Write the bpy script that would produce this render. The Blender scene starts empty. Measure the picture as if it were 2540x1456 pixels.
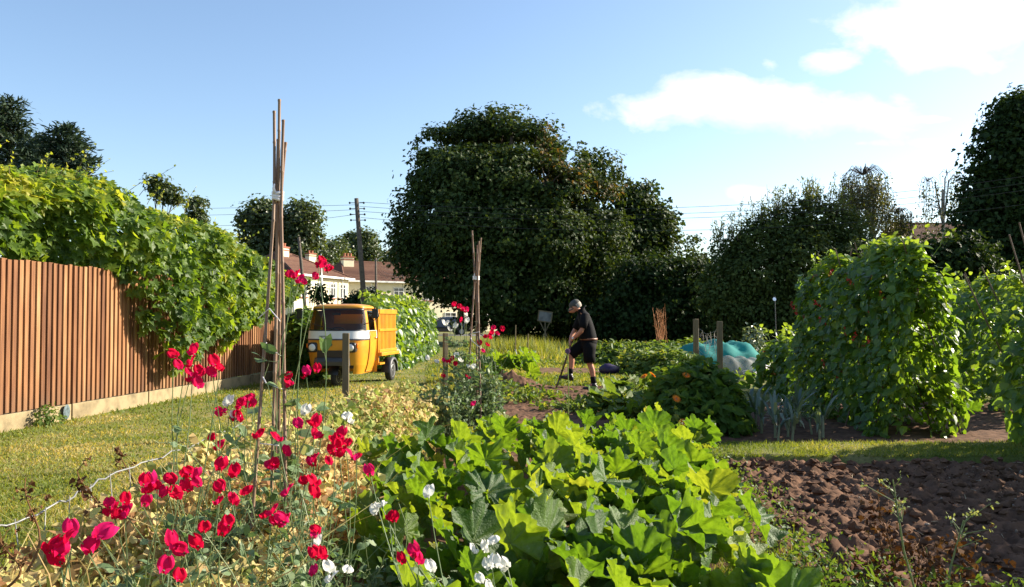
import bpy, math, random
import numpy as np
from mathutils import Vector, Matrix

SC = bpy.context.scene
COL = SC.collection
R = math.radians
rng = np.random.default_rng(7)
random.seed(7)

# ------------------------------------------------------------------ camera
F, CX, CY, HZ, H = 2060.0, 1270.0, 728.0, 790.0, 1.38   # lens in units of the 2540 px wide photograph
TILT = math.atan((HZ - CY) / F)
cam_d = bpy.data.cameras.new('camera')
cam = bpy.data.objects.new('camera', cam_d)
COL.objects.link(cam)
cam.location = (0, 0, H)
cam.rotation_euler = (R(90) + TILT, 0, 0)
cam_d.sensor_width = 36.0
cam_d.lens = 36.0 * F / 2540.0
cam_d.clip_start, cam_d.clip_end = 0.05, 4000
SC.camera = cam

# ------------------------------------------------------------------ sun, sky, exposure
SUN_EL, SUN_AZ = R(27), R(70)            # azimuth clockwise from +Y (the view) towards +X
SUN = Vector((math.cos(SUN_EL) * math.sin(SUN_AZ), math.cos(SUN_EL) * math.cos(SUN_AZ), math.sin(SUN_EL)))
sd = bpy.data.lights.new('sun', 'SUN')
sd.energy, sd.angle, sd.color = 5.0, R(0.53), (1.0, 0.90, 0.74)
so = bpy.data.objects.new('sun', sd)
COL.objects.link(so)
so.rotation_euler = SUN.to_track_quat('Z', 'Y').to_euler()
so.location = (60, 20, 40)

W = bpy.data.worlds.new('World')
SC.world = W
W.use_nodes = True
wn, wl = W.node_tree.nodes, W.node_tree.links
wn.clear()
def _m(op, a, b=None, c=None, clamp=False):
    n = wn.new('ShaderNodeMath'); n.operation = op; n.use_clamp = clamp
    for i, x in enumerate((a, b, c)):
        if x is None: continue
        if isinstance(x, (int, float)): n.inputs[i].default_value = x
        else: wl.new(x, n.inputs[i])
    return n.outputs[0]
sky = wn.new('ShaderNodeTexSky')
sky.sky_type = 'NISHITA'; sky.sun_disc = False
sky.sun_elevation, sky.sun_rotation = SUN_EL, SUN_AZ
sky.altitude, sky.air_density, sky.dust_density, sky.ozone_density = 50, 1.0, .9, 2.1
tc = wn.new('ShaderNodeTexCoord')
sep = wn.new('ShaderNodeSeparateXYZ'); wl.new(tc.outputs['Generated'], sep.inputs[0])
yy = _m('MAXIMUM', sep.outputs[1], 0.05)
u, v = _m('DIVIDE', sep.outputs[0], yy), _m('DIVIDE', sep.outputs[2], yy)
cmb = wn.new('ShaderNodeCombineXYZ'); wl.new(u, cmb.inputs[0]); wl.new(_m('MULTIPLY', v, 1.7), cmb.inputs[1])
n1 = wn.new('ShaderNodeTexNoise'); wl.new(cmb.outputs[0], n1.inputs['Vector'])
n1.inputs['Scale'].default_value = 10.0; n1.inputs['Detail'].default_value = 9; n1.inputs['Roughness'].default_value = 0.58; n1.inputs['Distortion'].default_value = 0.35
CLOUDS = [(1690, 264, 165, 50, 1), (1900, 276, 260, 60, 1.05), (2110, 276, 160, 50, 1), (1770, 212, 140, 34, .9), (2240, 242, 46, 30, .8), (2070, 150, 85, 26, .9), (2275, 140, 75, 36, .9),
          (2440, 30, 270, 100, 1.3), (2190, 42, 120, 60, 1.1), (1910, 150, 32, 18, .6), (2350, 352, 60, 12, .8), (2330, 292, 44, 10, .8), (1850, 475, 80, 16, .5), (2140, 353, 60, 9, .5)]
mask = None
for (x, y, rx, ry, s) in CLOUDS:
    du = _m('MULTIPLY', _m('SUBTRACT', u, (x - CX) / F), F / rx)
    dv = _m('MULTIPLY', _m('SUBTRACT', v, (HZ - y) / F), F / ry)
    rr = _m('SQRT', _m('ADD', _m('MULTIPLY', du, du), _m('MULTIPLY', dv, dv)))
    e = _m('MULTIPLY', _m('SUBTRACT', 1.25, rr), s)
    mask = e if mask is None else _m('MAXIMUM', mask, e)
dens = _m('ADD', mask, _m('MULTIPLY', _m('SUBTRACT', n1.outputs[0], 0.5), 3.9))
dens = _m('MULTIPLY', _m('SUBTRACT', dens, 0.03), 0.95, clamp=True)
dens = _m('MULTIPLY', dens, _m('GREATER_THAN', sep.outputs[1], 0.06))
dens = _m('MULTIPLY', dens, 0.97)
# grey under-side of the big cloud bank
du = _m('MULTIPLY', _m('SUBTRACT', u, (1990 - CX) / F), F / 230.0)
dv = _m('MULTIPLY', _m('SUBTRACT', v, (HZ - 312) / F), F / 42.0)
g = _m('SUBTRACT', 1.0, _m('ADD', _m('MULTIPLY', du, du), _m('MULTIPLY', dv, dv)), clamp=True)
gr = wn.new('ShaderNodeMix'); gr.data_type = 'RGBA'
wl.new(_m('MULTIPLY', g, 0.8), gr.inputs[0])
CLOUD_L = 1.0
gr.inputs[6].default_value = (5.6, 5.5, 5.4, 1); gr.inputs[7].default_value = (4.0, 4.05, 4.15, 1)
mx = wn.new('ShaderNodeMix'); mx.data_type = 'RGBA'
wl.new(dens, mx.inputs[0]); wl.new(sky.outputs[0], mx.inputs[6]); wl.new(gr.outputs[2], mx.inputs[7])
bg = wn.new('ShaderNodeBackground'); bg.inputs[1].default_value = 0.097
wl.new(mx.outputs[2], bg.inputs[0])
wo = wn.new('ShaderNodeOutputWorld'); wl.new(bg.outputs[0], wo.inputs[0])

SC.view_settings.view_transform = 'Standard'
SC.view_settings.look = 'None'
SC.view_settings.exposure = 1.3
SC.view_settings.gamma = 1.0
SC.cycles.max_bounces = 6
SC.cycles.diffuse_bounces = 3
SC.cycles.glossy_bounces = 2
SC.cycles.transmission_bounces = 4
SC.cycles.transparent_max_bounces = 8
SC.cycles.use_denoising = True

# ------------------------------------------------------------------ photograph -> world helpers
ST, CT = math.sin(TILT), math.cos(TILT)
def P(x, y, d):
    """world point seen at photo pixel (x, y), d metres ahead"""
    a, b = (x - CX) / F, (CY - y) / F
    k = d / (CT - b * ST)
    return Vector((a * k, d, H + k * (ST + b * CT)))
def GP(x, y, z=0.0):
    a, b = (x - CX) / F, (CY - y) / F
    k = (z - H) / (ST + b * CT)
    return Vector((a * k, k * (CT - b * ST), z))
def px(n, d): return n * d / F

# ------------------------------------------------------------------ objects
def tag(o, label=None, cat=None, group=None, kind=None):
    if label: o['label'] = label
    if cat: o['category'] = cat
    if group: o['group'] = group
    if kind: o['kind'] = kind
    return o
def thing(name, loc, label, cat, group=None, rz=0.0):
    o = bpy.data.objects.new(name, None)
    COL.objects.link(o); o.location = loc; o.rotation_euler = (0, 0, rz); o.empty_display_size = .2
    return tag(o, label, cat, group)
def mesh_obj(name, me, parent=None, loc=None):
    o = bpy.data.objects.new(name, me); COL.objects.link(o)
    if parent is not None: o.parent = parent
    if loc is not None: o.location = loc
    return o
def world_loc(o):
    v = Vector((0, 0, 0))
    while o is not None:
        v = v + o.location; o = o.parent
    return v

class MB:
    """collects geometry (numpy) and links it as ONE mesh object"""
    def __init__(s): s.v, s.q, s.t, s.r, s.mq, s.mt, s.n = [], [], [], [], [], [], 0
    def add(s, v, quads=None, tris=None, rnd=0.5, mat=0):
        v = np.asarray(v, float).reshape(-1, 3)
        if quads is not None and len(quads):
            q = np.asarray(quads, int).reshape(-1, 4) + s.n; s.q.append(q); s.mq.append(np.full(len(q), mat))
        if tris is not None and len(tris):
            t = np.asarray(tris, int).reshape(-1, 3) + s.n; s.t.append(t); s.mt.append(np.full(len(t), mat))
        s.v.append(v); s.r.append(np.broadcast_to(np.asarray(rnd, float), (len(v),)).copy()); s.n += len(v)
        return s
    def scat(s, tpl, pos, rot, scale, rnd, mat=0):
        tv, tq, tt = tpl
        tv = np.asarray(tv, float); n = len(pos); k = len(tv)
        sc = np.asarray(scale, float)
        sc = np.broadcast_to(sc.reshape(-1, 1, 1) if sc.ndim == 1 else sc, (n, 1, 1)) if sc.ndim < 2 else sc[:, None, :]
        v = np.einsum('nij,nkj->nki', rot, tv[None] * sc) + np.asarray(pos)[:, None, :]
        off = (np.arange(n) * k)[:, None, None]
        q = (np.asarray(tq, int)[None] + off).reshape(-1, 4) if tq is not None and len(tq) else None
        t = (np.asarray(tt, int)[None] + off).reshape(-1, 3) if tt is not None and len(tt) else None
        return s.add(v.reshape(-1, 3), q, t, np.repeat(np.asarray(rnd, float), k), mat)
    def tube(s, pts, rad, sides=6, rnd=0.5, mat=0, cap=True):
        pts = np.asarray([tuple(p) for p in pts], float); n = len(pts)
        rad = np.broadcast_to(np.asarray(rad, float), (n,))
        tg = np.gradient(pts, axis=0); tg /= np.linalg.norm(tg, axis=1)[:, None] + 1e-9
        a = np.array([0, 0, 1.0]) if abs(tg[0][2]) < .9 else np.array([1.0, 0, 0])
        vs = []
        for i in range(n):
            a = a - tg[i] * a.dot(tg[i]); a /= np.linalg.norm(a) + 1e-9
            b = np.cross(tg[i], a)
            th = np.arange(sides) * 2 * np.pi / sides
            vs.append(pts[i] + rad[i] * (np.cos(th)[:, None] * a + np.sin(th)[:, None] * b))
        v = np.concatenate(vs); q = []
        for i in range(n - 1):
            for j in range(sides):
                k = (j + 1) % sides
                q.append((i * sides + j, i * sides + k, (i + 1) * sides + k, (i + 1) * sides + j))
        t = []
        if cap:
            for j in range(1, sides - 1):
                t.append((0, j + 1, j)); o = (n - 1) * sides; t.append((o, o + j, o + j + 1))
        return s.add(v, q, t, rnd, mat)
    def box(s, c, size, rot=None, rnd=0.5, mat=0):
        h = np.asarray(size, float) / 2
        v = np.array([(-1, -1, -1), (1, -1, -1), (1, 1, -1), (-1, 1, -1), (-1, -1, 1), (1, -1, 1), (1, 1, 1), (-1, 1, 1)]) * h
        if rot is not None: v = v @ np.asarray(rot).T
        return s.add(v + np.asarray(tuple(c)), [(0, 3, 2, 1), (4, 5, 6, 7), (0, 1, 5, 4), (1, 2, 6, 5), (2, 3, 7, 6), (3, 0, 4, 7)], None, rnd, mat)
    def loft(s, rings, rnd=0.5, mat=0, cap=True, closed=True):
        rings = [np.asarray([tuple(p) for p in r], float) for r in rings]
        k = len(rings[0]); q = []; t = []
        for i in range(len(rings) - 1):
            for j in range(k if closed else k - 1):
                m = (j + 1) % k
                q.append((i * k + j, i * k + m, (i + 1) * k + m, (i + 1) * k + j))
        v = np.concatenate(rings)
        if cap and closed:
            c0, c1 = len(v), len(v) + 1
            v = np.vstack([v, rings[0].mean(0), rings[-1].mean(0)]); o = (len(rings) - 1) * k
            for j in range(k):
                m = (j + 1) % k
                t.append((c0, m, j)); t.append((c1, o + j, o + m))
        return s.add(v, q, t, rnd, mat)
    def build(s, name, mats, parent=None, smooth=False, origin=None, local=False, link=True):
        V = np.concatenate(s.v) if s.v else np.zeros((0, 3))
        Rn = np.concatenate(s.r) if s.r else np.zeros(0)
        if origin is None:
            if local: org = np.zeros(3)
            elif parent is not None: org = np.array(world_loc(parent))
            else: org = np.array([(V[:, 0].min() + V[:, 0].max()) / 2, (V[:, 1].min() + V[:, 1].max()) / 2, V[:, 2].min()])
        else: org = np.array(tuple(origin))
        me = bpy.data.meshes.new(name)
        Q = np.concatenate(s.q) if s.q else np.zeros((0, 4), int)
        T = np.concatenate(s.t) if s.t else np.zeros((0, 3), int)
        me.vertices.add(len(V)); me.vertices.foreach_set('co', (V - org).astype(np.float32).ravel())
        me.loops.add(Q.size + T.size); me.loops.foreach_set('vertex_index', np.concatenate([Q.ravel(), T.ravel()]).astype(np.int32))
        nf = len(Q) + len(T); me.polygons.add(nf)
        tot = np.concatenate([np.full(len(Q), 4), np.full(len(T), 3)]).astype(np.int32)
        me.polygons.foreach_set('loop_start', np.concatenate([[0], np.cumsum(tot)[:-1]]).astype(np.int32) if nf else np.zeros(0, np.int32))
        mi = np.concatenate([np.concatenate(s.mq) if s.mq else np.zeros(0), np.concatenate(s.mt) if s.mt else np.zeros(0)]).astype(np.int32)
        me.polygons.foreach_set('material_index', mi)
        me.polygons.foreach_set('use_smooth', np.full(nf, bool(smooth)))
        at = me.attributes.new('rnd', 'FLOAT', 'POINT'); at.data.foreach_set('value', Rn.astype(np.float32))
        for m in (mats if isinstance(mats, (list, tuple)) else [mats]): me.materials.append(m)
        me.update(calc_edges=True); me.validate()
        if not link: return me
        o = mesh_obj(name, me, parent)
        if parent is None: o.location = org
        elif origin is not None and not local: o.location = org - np.array(world_loc(parent))
        return o
def bevel(o, w, seg=2):
    m = o.modifiers.new('bevel', 'BEVEL'); m.width = w; m.segments = seg; m.limit_method = 'ANGLE'; return o
def copy_tree(o, parent=None):
    c = o.copy(); COL.objects.link(c); c.parent = parent
    for ch in list(o.children): copy_tree(ch, c)
    return c

def unit(a):
    a = np.asarray(a, float); return a / (np.linalg.norm(a, axis=-1, keepdims=True) + 1e-9)
def basis(nrm, tip=None, jitter=1.0):
    """rotation matrices whose z axis is nrm and whose y axis points towards tip (random when None)"""
    z = unit(nrm); n = len(z)
    t = rng.normal(size=(n, 3)) if tip is None else np.asarray(tip, float) + rng.normal(size=(n, 3)) * .0
    y = unit(t - z * (t * z).sum(1, keepdims=True)); x = np.cross(y, z)
    return np.stack([x, y, z], axis=2)
def fbm(x, y, seed=0, octv=4, scale=1.0):
    r = np.zeros(np.broadcast(x, y).shape); amp = 1.0; tot = 0
    g = np.random.default_rng(seed)
    for o in range(octv):
        T = g.random((64, 64)); X, Y = x * scale, y * scale
        xi, yi = np.floor(X).astype(int), np.floor(Y).astype(int); fx, fy = X - xi, Y - yi
        fx, fy = fx * fx * (3 - 2 * fx), fy * fy * (3 - 2 * fy)
        a, b, c, d = T[xi % 64, yi % 64], T[(xi + 1) % 64, yi % 64], T[xi % 64, (yi + 1) % 64], T[(xi + 1) % 64, (yi + 1) % 64]
        r = r + amp * (a * (1 - fx) * (1 - fy) + b * fx * (1 - fy) + c * (1 - fx) * fy + d * fx * fy); tot += amp
        amp *= .5; scale *= 2.03
    return r / tot - .5

# ------------------------------------------------------------------ materials
def new_mat(name):
    m = bpy.data.materials.new(name); m.use_nodes = True
    nt = m.node_tree; nt.nodes.clear()
    return m, nt.nodes, nt.links
def ramp(nn, stops):
    r = nn.new('ShaderNodeValToRGB'); e = r.color_ramp.elements
    while len(e) < len(stops): e.new(.5)
    for i, (p, c) in enumerate(stops): e[i].position = p; e[i].color = (*c, 1)
    return r
def mat_plain(name, col, rough=.6, metal=0, spec=.5, var=.12, scale=6.0, bump=0.0, dirt=None, coat=0):
    m, nn, ll = new_mat(name)
    b = nn.new('ShaderNodeBsdfPrincipled'); o = nn.new('ShaderNodeOutputMaterial'); ll.new(b.outputs[0], o.inputs[0])
    tc = nn.new('ShaderNodeTexCoord'); n = nn.new('ShaderNodeTexNoise'); ll.new(tc.outputs['Object'], n.inputs['Vector'])
    n.inputs['Scale'].default_value = scale; n.inputs['Detail'].default_value = 5
    c = np.array(col); d = np.array(dirt) if dirt is not None else c * (1 - 2 * var)
    r = ramp(nn, [(.3, tuple(d)), (.55, tuple(c)), (.8, tuple(np.minimum(c * (1 + var), 1)))]); ll.new(n.outputs[0], r.inputs[0])
    ll.new(r.outputs[0], b.inputs['Base Color'])
    b.inputs['Roughness'].default_value = rough; b.inputs['Metallic'].default_value = metal; b.inputs['Specular IOR Level'].default_value = spec
    b.inputs['Coat Weight'].default_value = coat
    if bump:
        bm = nn.new('ShaderNodeBump'); bm.inputs['Strength'].default_value = bump; bm.inputs['Distance'].default_value = .02
        ll.new(n.outputs[0], bm.inputs['Height']); ll.new(bm.outputs[0], b.inputs['Normal'])
    return m
def mat_leaf(name, stops, tstops=None, trans=.4, rough=.45, spec=.4, tk=1.0, objr=0.0):
    """thin leaf: reflecting + light shining through; colour from the per-leaf value 'rnd'"""
    m, nn, ll = new_mat(name)
    at = nn.new('ShaderNodeAttribute'); at.attribute_name = 'rnd'
    fac = at.outputs['Fac']
    if objr:                                                     # each object of the kind has a hue of its own
        oi = nn.new('ShaderNodeObjectInfo'); mm = nn.new('ShaderNodeMath'); mm.operation = 'MULTIPLY_ADD'; ll.new(oi.outputs['Random'], mm.inputs[0]); mm.inputs[1].default_value = objr
        m2 = nn.new('ShaderNodeMath'); m2.operation = 'MULTIPLY'; ll.new(fac, m2.inputs[0]); m2.inputs[1].default_value = 1 - objr; ll.new(m2.outputs[0], mm.inputs[2]); fac = mm.outputs[0]
    r = ramp(nn, stops); ll.new(fac, r.inputs[0])
    b = nn.new('ShaderNodeBsdfPrincipled'); ll.new(r.outputs[0], b.inputs['Base Color'])
    b.inputs['Roughness'].default_value = rough; b.inputs['Specular IOR Level'].default_value = spec
    t = nn.new('ShaderNodeBsdfTranslucent')
    if tstops is None: tstops = [(p, (min(1, c[0] * 2.6 * tk), min(1, c[1] * 2.2 * tk), c[2] * .7 * tk)) for p, c in stops]
    r2 = ramp(nn, tstops); ll.new(fac, r2.inputs[0]); ll.new(r2.outputs[0], t.inputs[0])
    mx = nn.new('ShaderNodeMixShader'); mx.inputs[0].default_value = trans
    ll.new(b.outputs[0], mx.inputs[1]); ll.new(t.outputs[0], mx.inputs[2])
    o = nn.new('ShaderNodeOutputMaterial'); ll.new(mx.outputs[0], o.inputs[0])
    return m
def mat_rnd(name, stops, rough=.7, spec=.3, nscale=0, namt=.3, stretch=(1, 1, 1), bump=0):
    m, nn, ll = new_mat(name)
    at = nn.new('ShaderNodeAttribute'); at.attribute_name = 'rnd'
    b = nn.new('ShaderNodeBsdfPrincipled'); o = nn.new('ShaderNodeOutputMaterial'); ll.new(b.outputs[0], o.inputs[0])
    r = ramp(nn, stops); fac = at.outputs['Fac']
    if nscale:
        tc = nn.new('ShaderNodeTexCoord'); mp = nn.new('ShaderNodeMapping'); ll.new(tc.outputs['Object'], mp.inputs[0]); mp.inputs['Scale'].default_value = stretch
        n = nn.new('ShaderNodeTexNoise'); ll.new(mp.outputs[0], n.inputs['Vector']); n.inputs['Scale'].default_value = nscale; n.inputs['Detail'].default_value = 7
        mm = nn.new('ShaderNodeMath'); mm.operation = 'MULTIPLY_ADD'; ll.new(n.outputs[0], mm.inputs[0]); mm.inputs[1].default_value = namt * 2
        m2 = nn.new('ShaderNodeMath'); m2.operation = 'SUBTRACT'; ll.new(fac, m2.inputs[0]); m2.inputs[1].default_value = namt
        ll.new(m2.outputs[0], mm.inputs[2]); fac = mm.outputs[0]
        if bump:
            bm = nn.new('ShaderNodeBump'); bm.inputs['Strength'].default_value = bump; bm.inputs['Distance'].default_value = .01
            ll.new(n.outputs[0], bm.inputs['Height']); ll.new(bm.outputs[0], b.inputs['Normal'])
    ll.new(fac, r.inputs[0]); ll.new(r.outputs[0], b.inputs['Base Color'])
    b.inputs['Roughness'].default_value = rough; b.inputs['Specular IOR Level'].default_value = spec
    return m

# ------------------------------------------------------------------ leaf templates (stem at the origin, tip towards +y, face towards +z)
T_DIA = (np.array([(0, 0, 0), (.36, .45, .08), (0, 1, -.06), (-.36, .45, .08), (0, .45, 0)]), [(0, 1, 2, 4), (0, 4, 2, 3)], [])
T_TRI = (np.array([(-.5, 0, 0), (.5, .1, .05), (.08, 1, .1), (-.42, .8, -.08)]), [(0, 1, 2, 3)], [])
def fan(outline):
    o = np.array(outline, float); n = len(o)
    return (np.vstack([[0, .35, -.03], o]), [], [(0, 1 + i, 1 + (i + 1) % n) for i in range(n)])
T_VINE = fan([(0, .12, .02), (.28, -.08, .05), (.5, .15, .08), (.36, .3, .02), (.52, .62, .06), (.22, .6, 0), (0, 1.02, -.1), (-.22, .6, 0), (-.52, .62, .06), (-.36, .3, .02), (-.5, .15, .08), (-.28, -.08, .05)])
T_BEAN = fan([(0, .02, .02), (.25, -.04, .06), (.45, .18, .1), (.42, .5, .06), (.2, .82, -.02), (0, 1.05, -.12), (-.2, .82, -.02), (-.42, .5, .06), (-.45, .18, .1), (-.25, -.04, .06)])
T_OVAL = fan([(0, 0, 0), (.26, .25, .07), (.27, .6, .06), (0, 1, -.06), (-.27, .6, .06), (-.26, .25, .07)])
T_CURL = (np.array([(-.25, 0, 0), (.25, 0, .1), (.38, .45, .3), (-.3, .5, .22), (.1, .85, .05), (-.25, .9, .3), (.05, 1.05, -.2)]), [(0, 1, 2, 3), (3, 2, 4, 5)], [(5, 4, 6)])
T_LANCE = (np.array([(-.06, 0, 0), (.06, 0, 0), (-.13, .4, .05), (.13, .4, .05), (-.1, .75, .06), (.1, .75, .06), (0, 1.05, -.05), (0, .4, -.02), (0, .75, 0)]),
           [(0, 1, 3, 2), (2, 3, 5, 4)], [(4, 5, 6)])
T_BLADE = (np.array([(-.5, 0, 0), (.5, 0, 0), (-.4, .5, .04), (.4, .5, .04), (0, 1, .2)]), [(0, 1, 3, 2)], [(2, 3, 4)])
T_MAPLE = fan([(0, 0, 0), (.3, .05, .06), (.5, .4, .1), (.25, .5, 0), (.2, .8, .05), (0, 1, -.08), (-.2, .8, .05), (-.25, .5, 0), (-.5, .4, .1), (-.3, .05, .06)])
# ================================================================== SETTING: ground, soil, paths, road, hill
def mat_ground():
    m, nn, ll = new_mat('turf')
    tc = nn.new('ShaderNodeTexCoord'); b = nn.new('ShaderNodeBsdfPrincipled'); o = nn.new('ShaderNodeOutputMaterial'); ll.new(b.outputs[0], o.inputs[0])
    n = nn.new('ShaderNodeTexNoise'); ll.new(tc.outputs['Object'], n.inputs['Vector']); n.inputs['Scale'].default_value = 1.1; n.inputs['Detail'].default_value = 8; n.inputs['Roughness'].default_value = .7
    r = ramp(nn, [(.3, (.075, .10, .022)), (.48, (.14, .155, .04)), (.6, (.23, .20, .08)), (.75, (.30, .23, .11))]); ll.new(n.outputs[0], r.inputs[0])
    n2 = nn.new('ShaderNodeTexNoise'); ll.new(tc.outputs['Object'], n2.inputs['Vector']); n2.inputs['Scale'].default_value = 60; n2.inputs['Detail'].default_value = 3
    mx = nn.new('ShaderNodeMix'); mx.data_type = 'RGBA'; mx.blend_type = 'OVERLAY'; mx.inputs[0].default_value = .6
    ll.new(r.outputs[0], mx.inputs[6]); ll.new(n2.outputs[0], mx.inputs[7]); ll.new(mx.outputs[2], b.inputs['Base Color'])
    b.inputs['Roughness'].default_value = .95; b.inputs['Specular IOR Level'].default_value = .1
    return m
M_TURF = mat_ground()
M_SOIL = mat_plain('dug_soil', (.145, .080, .049), rough=.95, spec=.1, scale=9, dirt=(.068, .038, .024), bump=.9)
M_EARTH = mat_plain('dry_earth', (.17, .105, .06), rough=.95, spec=.1, scale=5, dirt=(.09, .055, .032), bump=.6)
M_TARMAC = mat_plain('tarmac', (.16, .155, .15), rough=.9, scale=3)

def sheet(name, x0, x1, y0, y1, nx, ny, fz, mat, kind='structure', smooth=True):
    X, Y = np.meshgrid(np.linspace(x0, x1, nx), np.linspace(y0, y1, ny))
    Z = fz(X, Y); b = MB()
    i = np.arange(nx * ny).reshape(ny, nx)
    q = np.stack([i[:-1, :-1], i[:-1, 1:], i[1:, 1:], i[1:, :-1]], -1).reshape(-1, 4)
    b.add(np.stack([X, Y, Z], -1).reshape(-1, 3), q)
    o = b.build(name, mat, smooth=smooth); tag(o, kind=kind); return o
b = MB(); b.add([(-900, -60, 0), (900, -60, 0), (900, 1800, 0), (-900, 1800, 0)], [(0, 1, 2, 3)])
tag(b.build('ground', M_TURF), kind='structure')

def clod_z(base, amp, seed, s=1.0):
    def f(X, Y):
        n = fbm(X, Y, seed, 5, 1.6 * s) * .5 * amp + np.abs(fbm(X, Y, seed + 1, 4, 6.5 * s)) * 1.1 * amp + np.abs(fbm(X, Y, seed + 2, 3, 17 * s)) * .6 * amp
        return base + n
    return f
SX0, SX1, SY0, SY1 = 1.0, 9.0, 1.6, 7.86
def dug(X, Y):
    z = clod_z(.02, .17, 3)(X, Y)
    edge = np.minimum(np.minimum(X - SX0, SX1 - X), np.minimum(Y - SY0, (SY1 - Y) * 1.4)) / .35
    return np.where(edge < 1, .006 + (z - .006) * np.clip(edge, 0, 1), z)
sheet('dug_soil_bed', SX0, SX1, SY0, SY1, 380, 330, dug, M_SOIL)
# loose clods lying on the bed
ico = bpy.data.meshes.new('tmp'); 
import bmesh
_b = bmesh.new(); bmesh.ops.create_icosphere(_b, subdivisions=2, radius=1.0); 
ICO_V = np.array([v.co[:] for v in _b.verts]); ICO_T = np.array([[v.index for v in f.verts] for f in _b.faces]); _b.free()
bpy.data.meshes.remove(ico)
b = MB()
for k in range(2600):
    x, y = rng.uniform(SX0 + .15, 5.6), SY0 + 1.2 + (SY1 - SY0 - 1.3) * rng.random() ** .8
    if x > 1.2 + (y - 2) * 1.3 + 1.6: continue
    s = .008 + .042 * rng.random() ** 3
    v = ICO_V * (1 + .35 * np.sin(ICO_V[:, [1, 2, 0]] * rng.uniform(2, 5) + rng.uniform(0, 6, 3))) * s * (1 + rng.normal(size=(len(ICO_V), 1)) * .13) * np.array([rng.uniform(.8, 1.3), 1, rng.uniform(.6, .9)])
    z = dug(np.array([[x]]), np.array([[y]]))[0, 0]
    b.add(v + (x, y, z + s * .35), None, ICO_T)
tag(b.build('soil_clods', M_SOIL), kind='stuff')

b = MB()
for k in range(900):                                              # stones, straw and root bits in the dug soil
    x, y = rng.uniform(SX0 + .2, 5.4), rng.uniform(2.8, SY1 - .1); z = dug(np.array([[x]]), np.array([[y]]))[0, 0]
    if rng.random() < .6: b.add(ICO_V * (.004 + .011 * rng.random() ** 2) * rng.uniform(.7, 1.3, 3) + (x, y, z + .004), None, ICO_T, rng.uniform(.0, .6))
    else:
        a = rng.normal(size=3) * [1, 1, .25]; L = rng.uniform(.02, .07); b.tube([(x, y, z + .012), np.array([x, y, z + .014]) + unit(a) * L], [.0022, .0012], 4, rnd=rng.uniform(.5, 1))
tag(b.build('stones_and_straw', mat_rnd('stones_straw', [(0, (.16, .10, .07)), (.5, (.30, .24, .18)), (1, (.48, .38, .22))])), kind='stuff')
def bank(x0, x1, y0, y1, h, nx, ny):
    def f(X, Y):
        e = np.minimum(np.minimum(Y - y0, y1 - Y), np.minimum(X - x0, x1 - X)); e = e + fbm(X, Y, 11, 3, 4) * .10 * np.clip(e / .08, 0, 1)
        return np.clip(e / .06, 0, 1) * h * (1 + fbm(X, Y, 9, 3, 2) * .3) + .009
    return f
M_TURF2 = M_TURF
sheet('grass_path', 1.3, 9.6, 7.84, 8.70, 300, 50, bank(1.3, 9.6, 7.84, 8.70, .085, 0, 0), M_TURF)
sheet('vegetable_bed', 1.4, 9.6, 8.69, 13.6, 160, 100, clod_z(.006, .07, 21), M_SOIL)
sheet('squash_bed', -1.9, 1.2, 1.2, 11.0, 120, 260, clod_z(.006, .06, 31), M_SOIL)
def pit(X, Y):
    z = clod_z(-.0, .09, 41)(X, Y)
    e = np.minimum(np.minimum(X + .75, 2.1 - X), np.minimum(Y - 11.0, 17.0 - Y)) / .25
    heap = .30 * np.exp(-(((X + .05) / .5) ** 2 + ((Y - 16.4) / .35) ** 2)) + .2 * np.exp(-(((X + .25) / .6) ** 2 + ((Y - 14.2) / .6) ** 2))
    return np.maximum(.005, (z + heap * (1 + 1.2 * fbm(X, Y, 45, 3, 5))) * np.clip(e, .02, 1))
sheet('digging_bed', -.75, 2.1, 11.02, 17.0, 140, 200, pit, M_SOIL)
sheet('far_bed', .4, 2.6, 20.5, 23.0, 40, 40, clod_z(.006, .06, 51), M_EARTH)
sheet('worn_track', -2.5, -.3, 24, 33, 40, 60, lambda X, Y: .006 + 0 * X, M_EARTH)
sheet('road', -26, 0, 66.0, 71.5, 3, 3, lambda X, Y: .01 + 0 * X, M_TARMAC)
sheet('pavement', -26, 0, 71.51, 73, 3, 3, lambda X, Y: .12 + 0 * X, M_TARMAC)

def hill(X, Y):
    a = np.clip((Y - 95) / 45, 0, 1); a = a * a * (3 - 2 * a)
    return .02 + 8.5 * a * np.clip((X + 150) / 60, 0, 1) * np.clip((40 - X) / 50, 0, 1)
tag(sheet('hill', -150, 45, 94, 300, 40, 40, hill, M_TURF), kind='structure')

# ------------------------------------------------------------------ grass blades (nobody could count them)
M_GRASS = mat_leaf('grass_blades', [(0, (.09, .135, .022)), (.4, (.17, .205, .04)), (.65, (.28, .255, .085)), (1, (.42, .33, .15))], trans=.35, rough=.6, spec=.3)
def grass(name, pts, h, w, lean=.5, rnd=None, seed=0):
    n = len(pts); b = MB()
    nr = rng.normal(size=(n, 3)) * [1, 1, .25]; up = np.stack([rng.normal(size=n) * lean, rng.normal(size=n) * lean, np.ones(n)], 1)
    z = unit(nr); y = unit(up); x = unit(np.cross(y, z)); z = np.cross(x, y)
    rot = np.stack([x, y, z], 2)
    hh = h * rng.uniform(.5, 1.3, n)
    b.scat(T_BLADE, pts, rot, np.stack([np.broadcast_to(w, n), hh, hh], 1), rng.random(n) if rnd is None else rnd)
    o = b.build(name, M_GRASS); tag(o, kind='stuff'); return o
def scatter_px(n, x0, x1, y0, y1):
    """even over the picture, so near ground gets denser blades of its own size"""
    xs, ys = rng.uniform(x0, x1, n), rng.uniform(y0, y1, n)
    d = F * H / (ys - HZ); return np.stack([(xs - CX) / F * d, d, np.zeros(n)], 1)
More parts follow.
